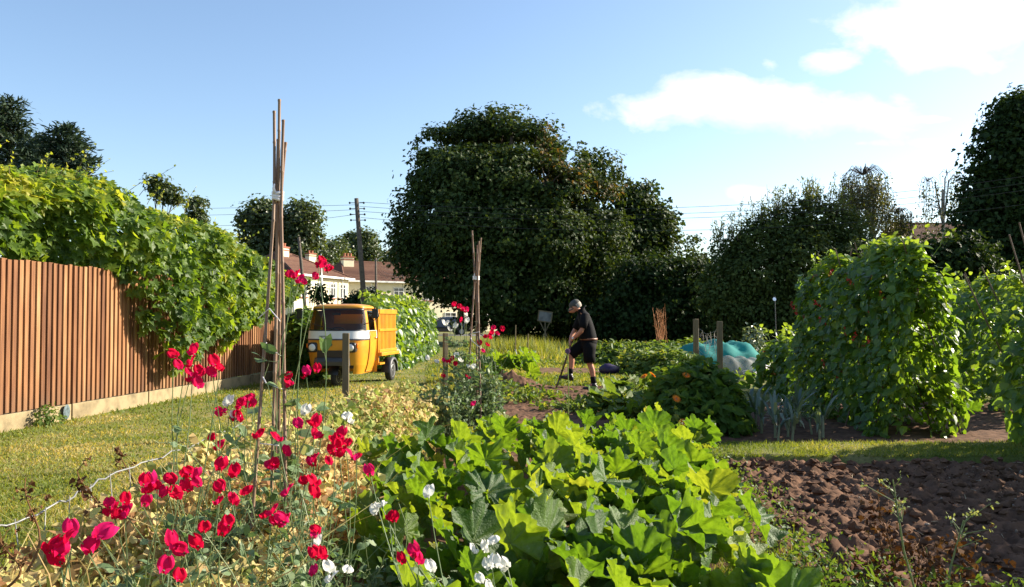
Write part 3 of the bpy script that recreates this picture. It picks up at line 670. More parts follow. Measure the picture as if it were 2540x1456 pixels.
# ================================================================== HOUSES
M_CREAM = mat_plain('cream_render', (.80, .70, .48), rough=.9, var=.05, scale=1.2)
M_ROOF = mat_rnd('roof_tiles', [(0, (.07, .032, .022)), (.5, (.13, .062, .04)), (1, (.2, .11, .065))], rough=.85, nscale=2.2, namt=.4, stretch=(1, 1, 3), bump=.3)
M_WHITE = mat_plain('white_paint', (.78, .77, .74), rough=.5, var=.04)
M_GLASS = mat_plain('window_glass', (.035, .045, .055), rough=.08, spec=.8, var=.1)
M_BRICK = mat_plain('red_brick', (.28, .10, .06), rough=.9, scale=12)
M_POT = mat_plain('terracotta', (.42, .16, .08), rough=.8)
def house(name, label, corner, wdir, L, Dp, he, hr, hipl, hipr, wins, chims, cat='house'):
    """corner: left foot of the front wall, wdir: direction along the front; local x along front, y into the house"""
    w = np.array(wdir) / np.linalg.norm(wdir); t = thing(name, (*corner, 0), label, cat, None, math.atan2(w[1], w[0]))
    b = MB(); b.box((L / 2, Dp / 2, he / 2 - .05), (L, Dp, he + .1)); b.build('wall', M_CREAM, t, local=True)
    o = .35; e = he + .02
    v = [(-o, -o, e), (L + o, -o, e), (L + o, Dp + o, e), (-o, Dp + o, e), (hipl, Dp / 2, hr), (L - hipr, Dp / 2, hr)]
    b = MB()
    def slope(a, bb, c, dd, m):                               # rows of tiles as real steps
        a, bb, c, dd = map(np.array, (a, bb, c, dd)); nr = unit(np.cross(bb - a, dd - a + (c - bb)))
        for i in range(m):
            f, g = i / m, (i + 1) / m
            p0, p1, p2, p3 = a + (dd - a) * f, bb + (c - bb) * f, bb + (c - bb) * g, a + (dd - a) * g
            b.add([p0 + nr * .06, p1 + nr * .06, p2 + nr * .02, p3 + nr * .02, p0 - nr * .01, p1 - nr * .01], [(0, 1, 2, 3), (4, 5, 1, 0)], None, rng.uniform(.3, .7))
    slope(v[0], v[1], v[5], v[4], 16); slope(v[2], v[3], v[4], v[5], 16); slope(v[3], v[0], v[4], v[4], 16); slope(v[1], v[2], v[5], v[5], 16)
    roof = b.build('roof', M_ROOF, t, local=True)
    b = MB()
    for a, c in ((4, 5), (4, 0), (5, 1)): b.tube([np.array(v[a]) + [0, 0, .05], np.array(v[c]) + [0, 0, .05]], .1, 6, rnd=.55)
    b.build('ridge_tiles', M_ROOF, roof, local=True)
    b = MB(); b.box((L / 2, -o - .06, e - .02), (L + 2 * o + .1, .12, .16)); b.box((-o - .06, Dp / 2, e - .02), (.12, Dp, .16)); b.build('gutter', M_WHITE, t, local=True)
    for (x, z, ww, wh) in wins:
        b = MB(); 
        for dx in (-ww / 2 + .05, 0, ww / 2 - .05): b.box((x + dx, -.02, z), (.055, .1, wh))
        for dz in (-wh / 2 + .05, wh * .2, wh / 2 - .05): b.box((x, -.021, z + dz), (ww, .1, .05))
        f = b.build('window', M_WHITE, t, local=True)
        b = MB(); b.box((x, -.005, z), (ww - .05, .03, wh - .05)); b.build('pane', M_GLASS, f, local=True)
        b = MB(); b.box((x, -.06, z - wh / 2 - .05), (ww + .16, .16, .1)); b.build('sill', M_BRICK, f, local=True)
    for x in np.arange(2.6, L, 5.4):
        b = MB(); b.tube([(x, -.09, 0), (x, -.09, he - .1)], .05, 6); b.build('downpipe', M_WHITE, t, local=True)
    for (x, y, z, cw, npot) in chims:
        b = MB(); b.box((x, y, z), (cw, .7, 1.5)); c = b.build('chimney', M_CREAM, t, local=True)
        b = MB(); b.box((x, y, z + .81), (cw + .12, .82, .14)); b.box((x, y, z + .55), (cw + .07, .77, .10)); b.build('chimney_cap', M_BRICK, c, local=True)
        for i in range(npot):
            b = MB(); xx = x + (i - (npot - 1) / 2) * cw / max(npot, 1) * .9; b.tube([(xx, y, z + .86), (xx, y, z + 1.0), (xx, y, z + 1.2)], [.13, .11, .13], 8); b.build('chimney_pot', M_POT, c, local=True)
    return t
wr = [(x, 3.85, 1.15, 1.25) for x in (2.6, 5.6, 9.0, 11.6, 15.5, 18.5)] + [(x, 1.35, 1.4, 1.35) for x in (2.6, 5.6, 11.6, 15.5)]
hc = house('terraced_house', 'long cream terraced row with a brown tiled roof, right of the leaning pole', (-16.0, 80.0), (.826, .564), 24, 8.4, 5.0, 7.15, 1.2, 1.2, wr, [(1.5, 3.2, 6.75, 1.1, 3), (14.5, 4.2, 6.9, 1.0, 2)])
wr = [(x, 3.85, 1.0, 1.3) for x in (1.6, 4.0, 6.4, 8.2)] + [(x, 1.35, 1.1, 1.4) for x in (1.6, 4.2, 6.4, 8.2)]
ha = house('semi_detached_house', 'cream house with a hipped brown roof, just right of the tall cane wigwam', (-17.9, 67.8), (.30, .954), 9.3, 8, 5.0, 7.1, 3.4, 3.2, wr, [(4.0, 3.6, 6.8, 1.0, 3)])
hb = house('semi_detached_house', 'house mostly hidden behind its cream neighbour, only dark roof and white chimney showing', (-23.3, 92.0), (.55, .83), 10, 8, 5.6, 8.4, 3.4, 3.4, [(2, 3.9, 1, 1.2)], [(4.6, 3.6, 8.2, 1.1, 2)])
hd = house('distant_house', 'distant house roof on the hill seen left of the sycamore', (P(955, 690, 150).x, 150), (1, .1), 12, 8, 4, 7, 2, 2, [(6, 2.5, 1, 1)], [])
hd.location.z = 8.3 + .3
he_ = house('brick_house', 'house roof barely showing behind the birches at the right', (P(2262, 790, 75).x, 75), (1, .05), 12, 8, 8.0, 10.4, .3, .3, [(6, 6, 1, 1)], [])
hf = house('brick_house', 'orange brick house wall glimpsed through the dark foliage behind the digging man', (P(1490, 790, 62).x, 62), (1, 0.0), 6, 6, 3.2, 5.0, 1, 1, [(3, 2, 1, 1)], [])
for c in hf.children:
    if c.name.startswith('wall'): c.data.materials[0] = M_POT

# ================================================================== POLES, LAMPS, WIRES
M_POLE = mat_plain('pole_wood', (.10, .08, .06), rough=.9, scale=9, dirt=(.05, .04, .03))
M_METAL = mat_plain('grey_metal', (.42, .43, .43), rough=.45, metal=.6)
M_BLACK = mat_plain('black_plastic', (.02, .02, .022), rough=.4, spec=.5)
def pole(name, label, foot, top, r, cat='pole', mat=None, arms=0, lamp=None):
    t = thing(name, tuple(foot), label, cat); b = MB(); foot, top = Vector(foot), Vector(top)
    b.tube([foot - Vector((0, 0, .2)), foot.lerp(top, .5), top], [r, r * .88, r * .72], 10); b.build('pole', mat or M_POLE, t, smooth=True)
    for i in range(arms):
        z = top - (top - foot).normalized() * (.22 + .28 * i)
        b = MB(); b.tube([z + Vector((-.32, 0, 0)), z + Vector((.32, 0, 0))], .018, 5); c = b.build('insulator_arm', M_BLACK, t)
        for s in (-.34, .34): 
            b = MB(); p = z + Vector((s, 0, 0)); b.tube([p - Vector((0, 0, .05)), p, p + Vector((0, 0, .05))], [.03, .055, .03], 8); b.build('insulator', M_BLACK, c)
    if lamp:
        b = MB(); q = top + Vector((lamp, -.2, .15)); b.tube([top - Vector((0, 0, .3)), top + Vector((lamp * .4, -.1, .1)), q], .035, 6); b.build('bracket', M_METAL, t)
        b = MB(); b.loft([[q + Vector((s * .35, yy * k, zz * k)) for yy, zz in ((-.1, 0), (-.06, .09), (.06, .09), (.1, 0), (.06, -.07), (-.06, -.07))] for s, k in ((-.8, .6), (-.4, 1), (.6, 1.05), (1, .5))]); b.build('lamp_head', M_METAL, t)
    return t
pt, pb = P(884, 492, 40), P(912, 830, 40); pb.z = 0
pole('utility_pole', 'tall dark wooden pole leaning behind the orange three-wheeler', pb, pt, .14, arms=4)
def gpole(n, l, x1, y1, x2, d, r, **k):
    a = P(x1, y1, d); f = P(x2, 800, d); f.z = 0; return pole(n, l, f, a, r, **k)
gpole('utility_pole', 'grey wooden pole standing in front of the hipped house roof', 741, 588, 764, 58, .14, arms=1)
gpole('utility_pole', 'wooden pole against the middle of the right-hand terrace roof', 932, 640, 934, 76, .13, lamp=1.3)
gpole('utility_pole', 'thin wooden pole at the right end of the terrace roof, beside the sycamore', 1000, 655, 1000, 84, .10)
gpole('flue_pole', 'slim grey pole between the two cream houses', 796, 630, 802, 62, .07, cat='pole', mat=M_METAL)
gpole('street_lamp', 'grey street lamp in front of the hipped house, half hidden by red sweet peas', 728, 712, 730, 54, .07, cat='street lamp', mat=M_METAL, lamp=.9)
def wire(label, pts, r=.0085, group='overhead wires'):
    b = MB(); b.tube(pts, r, 4); o = b.build('overhead_wire', M_BLACK); tag(o, label, 'wire', group); return o
def wpath(pixs, d0, d1):
    xs = np.array([p[0] for p in pixs], float); ys = np.array([p[1] for p in pixs], float); out = []
    for x in np.linspace(xs[0], xs[-1], 22):
        k = (x - xs[0]) / (xs[-1] - xs[0]); y = np.polyval(np.polyfit(xs, ys, 2), x); out.append(P(x, y, d0 + (d1 - d0) * k))
    return out
wire('highest of the four wires running right from the leaning pole past the sycamore', wpath([(892, 497), (985, 512), (1640, 515), (2560, 435)], 40, 34))
wire('second highest of the four wires running right from the leaning pole', wpath([(892, 506), (985, 525), (1660, 529), (2560, 452)], 40, 34))
wire('third of the four wires running right from the leaning pole', wpath([(892, 516), (985, 540), (1660, 540), (2560, 470)], 40, 34))
wire('lowest of the four wires, sagging across the dark sycamore', wpath([(895, 536), (985, 549), (1250, 570), (1660, 568), (2560, 505)], 40, 34))
wire('highest of the wires running left from the leaning pole towards the vine', wpath([(880, 508), (700, 513), (500, 517)], 40, 46))
wire('middle of the wires running left from the leaning pole towards the vine', wpath([(880, 520), (700, 528), (500, 534)], 40, 46))
wire('lowest of the wires running left from the leaning pole towards the vine', wpath([(880, 532), (700, 552), (540, 560)], 40, 46))
for k in range(4):
    a, c = P(934, 652 + k * 5, 76), P(1000, 662 + k * 5, 84); pts = [a.lerp(c, s) - Vector((0, 0, 3.2 * (s - s * s) * (1 + .5 * k) * .6)) for s in np.linspace(0, 1, 12)]
    wire('thin wire sagging between the two poles in front of the terrace roof', pts, .012, 'wires in front of the terrace roof')

# ================================================================== PARKED CARS
M_RUB = mat_plain('rubber', (.02, .02, .02), rough=.8)
def car(label, loc, rz, col):
    t = thing('parked_car', loc, label, 'car', None, rz); m = mat_plain('car_paint', col, rough=.25, spec=.6, var=.03, coat=.6)
    prof_ = [(-2.0, .35), (-2.05, .75), (-1.9, .95), (-1.75, 1.0), (-.95, 1.02)]
    def sec(x):
        low = .28; bel = np.interp(x, [-2.05, -1.9, -.9, 1.7, 2.0], [.7, .85, .95, .98, .9]); w = np.interp(x, [-2.05, -1.6, 1.5, 2.02], [.62, .84, .85, .7])
        return [(x, -w * .95, low), (x, -w, .55), (x, -w * .97, bel), (x, -w * .6, bel + .03), (x, w * .6, bel + .03), (x, w * .97, bel), (x, w, .55), (x, w * .95, low)]
    b = MB(); b.loft([sec(x) for x in (-2.05, -1.9, -1.5, -.9, 0, .9, 1.6, 1.9, 2.02)]); b.build('body', m, t, smooth=True, local=True)
    def top(x, z, w): return [(x, -w, z), (x, w, z)]
    b = MB(); rings = []
    for z, x0, x1, w in ((.96, -1.05, 1.9, .8), (1.2, -.7, 1.75, .72), (1.42, -.3, 1.45, .62)): rings.append([(x0, -w, z), (x1, -w, z), (x1, w, z), (x0, w, z)])
    b.loft(rings); b.build('windows', M_GLASS, t, local=True)
    b = MB(); b.loft([[(-.34, -.63, 1.425), (1.5, -.63, 1.425), (1.5, .63, 1.425), (-.34, .63, 1.425)], [(-.2, -.5, 1.49), (1.3, -.5, 1.49), (1.3, .5, 1.49), (-.2, .5, 1.49)]])
    for x0, x1 in ((-1.08, -.3), (.5, .5), (1.93, 1.47)):
        for s in (-1, 1): b.tube([(x0, s * .81, .96), ((x0 + x1) / 2, s * .735, 1.2), (x1, s * .635, 1.43)], .035, 5)
    b.build('roof', m, t, local=True)
    for x in (-1.3, 1.25):
        for s in (-1, 1):
            b = MB(); b.tube([(x, s * .68, .31), (x, s * .86, .31)], .31, 16); wh = b.build('wheel', M_RUB, t, local=True)
            b = MB(); b.tube([(x, s * .82, .31), (x, s * .87, .31)], .2, 12); b.build('rim', M_METAL, wh, local=True)
    for s in (-1, 1):
        b = MB(); b.box((-2.0, s * .55, .72), (.1, .3, .16)); b.build('headlight', M_WHITE, t, local=True)
    return t
c = P(1102, 830, 68.5); car('dark parked hatchback at the foot of the sycamore, beyond the bean hedge', (c.x, 68.5, .012), R(18), (.02, .024, .03))
c = P(1062, 830, 70.3); car('pale silver car just showing behind the bean hedge', (c.x - .8, 70.8, .012), R(12), (.6, .62, .64))
# ================================================================== SQUASH
def mat_squash():
    m, nn, ll = new_mat('squash_leaf')
    at = nn.new('ShaderNodeAttribute'); at.attribute_name = 'rnd'
    oi = nn.new('ShaderNodeObjectInfo'); tc = nn.new('ShaderNodeTexCoord')
    n = nn.new('ShaderNodeTexNoise'); ll.new(tc.outputs['Object'], n.inputs['Vector']); n.inputs['Scale'].default_value = 22; n.inputs['Detail'].default_value = 5
    n2 = nn.new('ShaderNodeTexNoise'); ll.new(tc.outputs['Object'], n2.inputs['Vector']); n2.inputs['Scale'].default_value = 5.5; n2.inputs['Detail'].default_value = 4
    base = ramp(nn, [(0, (.035, .085, .016)), (.5, (.06, .13, .02)), (.93, (.10, .165, .022)), (1, (.20, .20, .03))]); ll.new(oi.outputs['Random'], base.inputs[0])
    mm = nn.new('ShaderNodeMath'); mm.operation = 'MULTIPLY'; ll.new(at.outputs['Fac'], mm.inputs[0]); mm.inputs[1].default_value = .55
    mx = nn.new('ShaderNodeMix'); mx.data_type = 'RGBA'; ll.new(mm.outputs[0], mx.inputs[0]); ll.new(base.outputs[0], mx.inputs[6]); mx.inputs[7].default_value = (.20, .26, .09, 1)
    # silvery mottling (mildew and natural marbling)
    sil = nn.new('ShaderNodeMath'); sil.operation = 'MULTIPLY_ADD'; ll.new(n2.outputs[0], sil.inputs[0]); sil.inputs[1].default_value = 4.0; sil.inputs[2].default_value = -2.3; sil.use_clamp = True
    s2 = nn.new('ShaderNodeMath'); s2.operation = 'MULTIPLY'; ll.new(sil.outputs[0], s2.inputs[0]); ll.new(n.outputs[0], s2.inputs[1])
    s3 = nn.new('ShaderNodeMath'); s3.operation = 'MULTIPLY'; ll.new(s2.outputs[0], s3.inputs[0]); s3.inputs[1].default_value = .9
    mx2 = nn.new('ShaderNodeMix'); mx2.data_type = 'RGBA'; ll.new(s3.outputs[0], mx2.inputs[0]); ll.new(mx.outputs[2], mx2.inputs[6]); mx2.inputs[7].default_value = (.34, .40, .30, 1)
    b = nn.new('ShaderNodeBsdfPrincipled'); ll.new(mx2.outputs[2], b.inputs['Base Color']); b.inputs['Roughness'].default_value = .5; b.inputs['Specular IOR Level'].default_value = .4
    bm = nn.new('ShaderNodeBump'); bm.inputs['Strength'].default_value = .5; bm.inputs['Distance'].default_value = .01; ll.new(n.outputs[0], bm.inputs['Height']); ll.new(bm.outputs[0], b.inputs['Normal'])
    t = nn.new('ShaderNodeBsdfTranslucent'); tr = ramp(nn, [(0, (.16, .30, .010)), (.5, (.25, .395, .012)), (.9, (.37, .46, .018)), (1, (.50, .47, .03))]); ll.new(oi.outputs['Random'], tr.inputs[0])
    mx3 = nn.new('ShaderNodeMix'); mx3.data_type = 'RGBA'; ll.new(mm.outputs[0], mx3.inputs[0]); ll.new(tr.outputs[0], mx3.inputs[6]); mx3.inputs[7].default_value = (.07, .13, .012, 1)
    dk = ramp(nn, [(.38, (.62, .66, .5)), (.52, (1, 1, 1)), (.64, (1.0, .98, .8))]); ll.new(n2.outputs[0], dk.inputs[0])
    mu = nn.new('ShaderNodeMix'); mu.data_type = 'RGBA'; mu.blend_type = 'MULTIPLY'; mu.inputs[0].default_value = 1; ll.new(mx3.outputs[2], mu.inputs[6]); ll.new(dk.outputs[0], mu.inputs[7])
    ll.new(mu.outputs[2], t.inputs[0])
    ms = nn.new('ShaderNodeMixShader'); ms.inputs[0].default_value = .42; ll.new(b.outputs[0], ms.inputs[1]); ll.new(t.outputs[0], ms.inputs[2])
    o = nn.new('ShaderNodeOutputMaterial'); ll.new(ms.outputs[0], o.inputs[0]); return m
M_SQ = mat_squash()
M_SQST = mat_leaf('squash_stalk', [(0, (.16, .24, .06)), (1, (.26, .32, .10))], trans=.25)
def squash_mesh(seed, fold, cup):
    g = np.random.default_rng(seed); NA, NR = 85, 9
    th = np.radians(np.linspace(-168, 168, NA)); lob = np.radians([0, 52, -52, 105, -105, 152, -152]) + g.normal(size=7) * .05
    near = np.abs(th[:, None] - lob[None]).min(1)
    Ro = (.76 + .24 * np.exp(-(near / .27) ** 2)) * (1 - .12 * np.abs(th) / np.pi) + .018 * np.sin(th * 29 + g.random() * 6) + .03 * np.sin(th * 9 + g.random() * 6) + g.normal(size=NA) * .018
    r = np.linspace(.0, 1, NR) ** .85; r[0] = .02
    TH, RR = np.meshgrid(th, r); Rm = RR * Ro[None]
    x, y = Rm * np.sin(TH), Rm * np.cos(TH)
    ph = g.random(4) * 6.28
    z = cup * RR ** 1.6 + fold * np.abs(x) + RR ** 2 * (.08 * np.sin(5 * TH + ph[0]) + .065 * np.sin(9 * TH + ph[1]) + .05 * np.sin(14 * TH + ph[2])) + .03 * np.sin(21 * TH + ph[3]) * RR ** 4 - .12 * np.clip(y, 0, 2) ** 2
    vein = np.exp(-(np.minimum(near[None] * Rm, .5) / .020) ** 2) * np.clip(1.2 - RR, .2, 1)
    sv = np.abs((RR * 6 + near[None] * 3.2) % 1 - .5); vein = np.maximum(vein, .55 * np.exp(-((.5 - sv) / .07) ** 2) * (RR > .15) * (RR < .97))
    z = z - vein * .014 + (fbm(x + 3 + seed, y + 3, seed, 4, 4.5) * .16 + fbm(x + 9, y + 5 + seed, seed + 50, 3, 11) * .07) * RR ** .7
    y = y + .02
    v = np.stack([x, y, z], -1).reshape(-1, 3); i = np.arange(NA * NR).reshape(NR, NA)
    q = np.stack([i[:-1, :-1], i[:-1, 1:], i[1:, 1:], i[1:, :-1]], -1).reshape(-1, 4)
    b = MB(); b.add(v, q, None, vein.ravel()); return b.build('squash_leaf', M_SQ, smooth=True, origin=(0, 0, 0), link=False)
SQ = [squash_mesh(s, f, c) for s, f, c in [(1, .4, .12), (2, .65, .05), (3, .25, .22), (4, .45, .0), (5, .5, -.05), (6, .1, .28), (7, .6, .15), (8, .3, -.05), (9, .5, .05), (10, .55, .1), (11, .25, .1), (12, .12, .18)]]
def squash_plant(c, label, nl, reach, hgt, size, group='squash plants in the bed', sunny=.55, hero=None):
    t = thing('squash_plant', (c[0], c[1], .03), label, 'squash plant', group)
    for k in range(nl):
        a = rng.uniform(0, 2 * np.pi); out = reach * math.sqrt(rng.uniform(.03, 1)); s = size * rng.uniform(.55, 1.28)
        e = np.array([math.cos(a) * out, math.sin(a) * out, hgt * rng.uniform(.55, 1.15) * (1 - .35 * (out / reach) ** 2)])
        outv = np.array([math.cos(a), math.sin(a), 0])
        nrm = unit(np.array([.05, .1, .36]) + 1.45 * sunny * np.array([SUN.x, SUN.y, .2]) * rng.uniform(.4, 1.4) + outv * .1 + rng.normal(size=3) * np.array([.42, .38, .22]))
        tip = outv * .45 + np.array([.1, .1, 1.0]) + rng.normal(size=3) * .4
        Rm = basis(nrm[None], tip[None])[0]
        o = mesh_obj('leaf', SQ[rng.integers(len(SQ))], t)
        M = Matrix([list(Rm[0]), list(Rm[1]), list(Rm[2])]).to_4x4(); M.translation = Vector(e); o.matrix_local = M @ Matrix.Diagonal((s, s, s * rng.uniform(.8, 1.3), 1))
        b = MB(); q = np.array([e[0] * .45, e[1] * .45, e[2] * .6]); r0 = .0095
        b.tube([(0, 0, 0), q, q * .3 + e * .7 + [0, 0, -.01], e], [r0 * 1.3, r0, r0 * .85, r0 * .7], 6, rnd=rng.random())
        st = b.build('leaf_stalk', M_SQST, None, smooth=True, origin=(0, 0, 0)); st.parent = o; st.matrix_parent_inverse = o.matrix_local.inverted()
    return t
LB = 'leafy green squash plant with big lobed leaves in the dense foreground bed'
sq = [((.55, 2.85), 'squash plant with the largest leaves, in the bottom right of the squash bed'), ((.12, 2.65), 'squash plant nearest the camera, beside the white sweet peas'), ((.55, 3.4), LB), ((.1, 3.35), LB), ((.72, 3.95), LB), ((-.3, 3.9), 'squash plant touching the crimson sweet peas on the left edge of the squash bed'),
      ((.35, 4.1), LB), ((-.12, 4.3), LB), ((.72, 4.6), LB), ((-.35, 4.75), LB), ((.25, 5.0), LB), ((.85, 5.1), 'squash plant leaning over the right edge of the bed towards the dug soil'), ((.55, 5.5), LB), ((-.55, 5.7), 'squash plant beside the dried peas at the back left of the squash bed'), ((.1, 6.0), LB), ((.95, 6.2), 'squash plant with yellowing leaves at the back right of the bed'), ((.65, 6.5), LB), ((-.05, 7.1), LB), ((1.05, 7.1), LB), ((.6, 7.35), 'squash plant at the very back of the bed, in front of the bare digging patch'), ((1.3, 7.5), 'squash plant reaching towards the dark potato mound')]
for (c, l) in sq:
    far = c[1] > 4
    squash_plant(c, l, 29 if not far else 25, .46, (.54 if c[1] < 6.4 else .44) if far else .54, .138)
for c, l in [((-.45, 17.6), 'small squash plant in the patch behind the second wigwam, nearest the heap of earth'), ((.15, 18.2), 'squash plant in the middle of the small patch behind the second wigwam'), ((-.1, 19.8), 'squash plant at the back of the small patch behind the second wigwam'), ((-.95, 18.0), 'squash plant at the left of the small patch behind the second wigwam')]:
    squash_plant(c, l, 15, .65, .52, .2, 'squash plants in the small patch behind')
squash_plant((-.86, 2.62), 'squash seedling with pale mildewed leaves under the sweet peas at the bottom edge', 5, .14, .56, .095, None)
squash_plant((-.28, 2.6), 'mildewed silvery squash leaves at the bottom edge, left of the frilly white sweet pea', 5, .16, .56, .10, None)
squash_plant((5.15, 10.2), 'pale squash plant low at the right edge, beside the big bean row', 9, .5, .4, .17, None)

# ================================================================== SWEET PEAS
M_SPL = mat_leaf('sweet_pea_leaf', [(0, (.075, .13, .055)), (.5, (.14, .205, .095)), (.8, (.24, .29, .14)), (1, (.36, .35, .14))], [(0, (.12, .22, .05)), (.6, (.22, .32, .08)), (1, (.45, .42, .1))], trans=.3, rough=.5, spec=.3)
M_RED = mat_leaf('crimson_petal', [(0, (.44, .001, .014)), (.55, (.58, .004, .04)), (1, (.64, .014, .16))], [(0, (.70, .002, .02)), (.55, (.82, .006, .07)), (1, (.88, .035, .32))], trans=.38, rough=.7, spec=.05, objr=.4)
M_WHT = mat_leaf('white_petal', [(0, (.74, .72, .64)), (1, (.82, .80, .76))], [(0, (.75, .74, .6)), (1, (.8, .8, .72))], trans=.4, rough=.55, spec=.2)
def petal_grid(b, nx, ny, f, rnd, mat=0):
    S, T = np.meshgrid(np.linspace(-1, 1, nx), np.linspace(0, 1, ny)); v = f(S, T).reshape(-1, 3); i = np.arange(nx * ny).reshape(ny, nx)
    b.add(v, np.stack([i[:-1, :-1], i[:-1, 1:], i[1:, 1:], i[1:, :-1]], -1).reshape(-1, 4), None, rnd if np.isscalar(rnd) else rnd.ravel(), mat)
def sp_flower(seed, mat):
    g = np.random.default_rng(seed); b = MB(); ph = g.random(3) * 6
    def std(S, T):
        w = .54 * np.sin(np.pi * np.clip(T * .78 + .14, 0, 1)) ** .7 * (1 + .1 * g.random())
        x = S * w; z = T * .95 - .12 * (1 - np.abs(S)) ** 2 * (T > .8); y = .12 + .28 * T ** 2 - .10 * S ** 2 * (1 - T) + .22 * S ** 2 * T + .13 * np.sin(4.5 * S + ph[0]) * T + .09 * np.sin(9 * S + 5 * T + ph[1]) * T ** 1.5
        return np.stack([x, y, z], -1)
    petal_grid(b, 15, 8, std, np.clip(.35 + .3 * g.random() + np.linspace(0, .25, 8)[:, None] + np.zeros((8, 15)), 0, 1))
    for s in (-1, 1):
        def wing(S, T, s=s):
            x = s * (.06 + .34 * np.sin(np.pi * np.clip(T, .05, .95)) * (.6 + .3 * S) + .1 * T); z = .05 + S * .26 * np.sin(np.pi * np.clip(T * .8 + .15, 0, 1)) + .1 * T; y = .05 - .52 * T + .06 * np.sin(5 * S + ph[2]) * T
            return np.stack([x, y, z], -1)
        petal_grid(b, 6, 6, wing, .55 + .35 * g.random())
    def keel(S, T): return np.stack([S * .1 * np.sin(np.pi * np.clip(T, .05, 1)), .03 - .42 * T, .0 - .1 * np.sin(np.pi * T) + .04 * np.abs(S)], -1)
    petal_grid(b, 3, 5, keel, .2)
    b.tube([(0, .25, -.14), (0, .14, -.08), (0, .05, 0)], [.05, .09, .1], 6, rnd=.4, mat=1)
    return b.build('sweet_pea_flower', [mat, M_SPL], smooth=True, origin=(0, 0, 0), link=False)
FR = [sp_flower(s, M_RED) for s in (1, 2, 3, 4, 5)]; FW = [sp_flower(s, M_WHT) for s in (6, 7, 8)]
def sp_plant(base, label, clusters, n_leaf, rad, hgt, size=.034, leafs=.044, group='crimson and white sweet pea plants', climb=None):
    base = np.array([base[0], base[1], .02]); t = thing('sweet_pea_plant', tuple(base), label, 'sweet pea', group)
    b = MB(); lp, ln, lt = [], [], []
    def stem(e, r0=.0035, leaves=9):
        mid = base + (e - base) * .55 + rng.normal(size=3) * [.13, .13, .04]; q = base + rng.normal(size=3) * [rad * .4, rad * .4, 0]
        s_ = np.linspace(0, 1, 9)[:, None]; pts = (1 - s_) ** 3 * q + 3 * (1 - s_) ** 2 * s_ * (q + [0, 0, e[2] * .4]) + 3 * (1 - s_) * s_ ** 2 * mid + s_ ** 3 * e
        b.tube(pts, np.linspace(r0, r0 * .5, 9), 5, rnd=rng.uniform(.5, .8), mat=0)
        for k in range(leaves):
            f = rng.uniform(.1, .9); i = min(7, int(f * 8)); p = pts[i] + (pts[i + 1] - pts[i]) * (f * 8 - i)
            a = rng.normal(size=3) * [1, 1, .5] + [0, 0, .3]; a /= np.linalg.norm(a); pe = p + a * rng.uniform(.02, .05)
            b.tube([p, pe], [.0014, .001], 3, rnd=.7, mat=0)
            for s in (-1, 1):
                lp.append(pe); ln.append(np.cross(a, rng.normal(size=3)) + [.2, -.1, .5]); lt.append(a + s * np.cross(a, [0, 0, 1]) * .7)
            if rng.random() < .8:                                # curling tendril
                c0 = pe; rr = rng.uniform(.006, .014); ax = rng.normal(size=3); ax /= np.linalg.norm(ax); u1 = unit(np.cross(ax, [.3, .2, 1])); u2 = np.cross(ax, u1); L = rng.uniform(.04, .09)
                b.tube([c0 + a * L * s + (u1 * math.cos(s * 9) + u2 * math.sin(s * 9)) * rr * s for s in np.linspace(0, 1, 9)], .0009, 3, rnd=.8, mat=0, cap=False)
    for _ in range(int(n_leaf * 2.1)):
        a = rng.uniform(0, 2 * np.pi); rr = rad * math.sqrt(rng.random()); stem(base + [math.cos(a) * rr * 1.25, math.sin(a) * rr * 1.25, hgt * rng.uniform(.4, 1.15)], .0024, 16)
    for (x, y, n, d, col) in clusters:
        c = np.array(P(x, y, d)); stem(c, .0032, 5)
        for k in range(n):
            off = rng.normal(size=3) * np.array([.6, .4, .5]) * size * (0 if n == 1 else 1) * (1 + .08 * n)
            fw = unit(np.array([.25, -.85, .0]) + rng.normal(size=3) * [.6, .35, .25]); up = unit(np.array([0, 0, 1.0]) + rng.normal(size=3) * .3)
            Rm = basis(up[None], -fw[None])[0]                      # local y points away from the viewer, z up
            o = mesh_obj('flower', (FR if col == 'r' else FW)[rng.integers(5 if col == 'r' else 3)], t)
            M = Matrix([list(Rm[0]), list(Rm[1]), list(Rm[2])]).to_4x4(); M.translation = Vector(c + off - base); s = size * rng.uniform(.85, 1.2); o.matrix_local = M @ Matrix.Diagonal((s, s, s, 1))
    m = len(lp); b.scat(T_LANCE, np.array(lp), basis(np.array(ln) + rng.normal(size=(m, 3)) * .3, np.array(lt)), np.stack([leafs * 1.9 * np.ones(m), leafs * rng.uniform(.6, 1.2, m), leafs * np.ones(m)], 1), np.clip(.45 + rng.normal(size=m) * .2, 0, 1), mat=0)
    b.build('foliage', M_SPL, t)
    return t
r, w = 'r', 'w'
sp_plant((-1.05, 1.95), 'sweet pea with the largest crimson bloom cluster, bottom left corner', [(160, 1322, 2, 1.85, r), (195, 1332, 2, 1.85, r), (178, 1360, 3, 1.83, r), (150, 1395, 1, 1.82, r), (95, 1440, 0, 1.9, r)], 9, .22, .5)
sp_plant((-1.12, 2.75), 'sweet pea with a long row of crimson blooms below the wire netting', [(300, 1262, 3, 2.4, r), (285, 1285, 1, 2.38, r), (345, 1235, 3, 2.4, r), (392, 1215, 2, 2.45, r), (430, 1208, 3, 2.5, r), (470, 1192, 3, 2.5, r), (505, 1205, 2, 2.5, r), (548, 1222, 2, 2.5, r), (572, 1245, 2, 2.5, r), (440, 1235, 1, 2.5, r), (310, 1282, 1, 2.4, r)], 14, .3, .62)
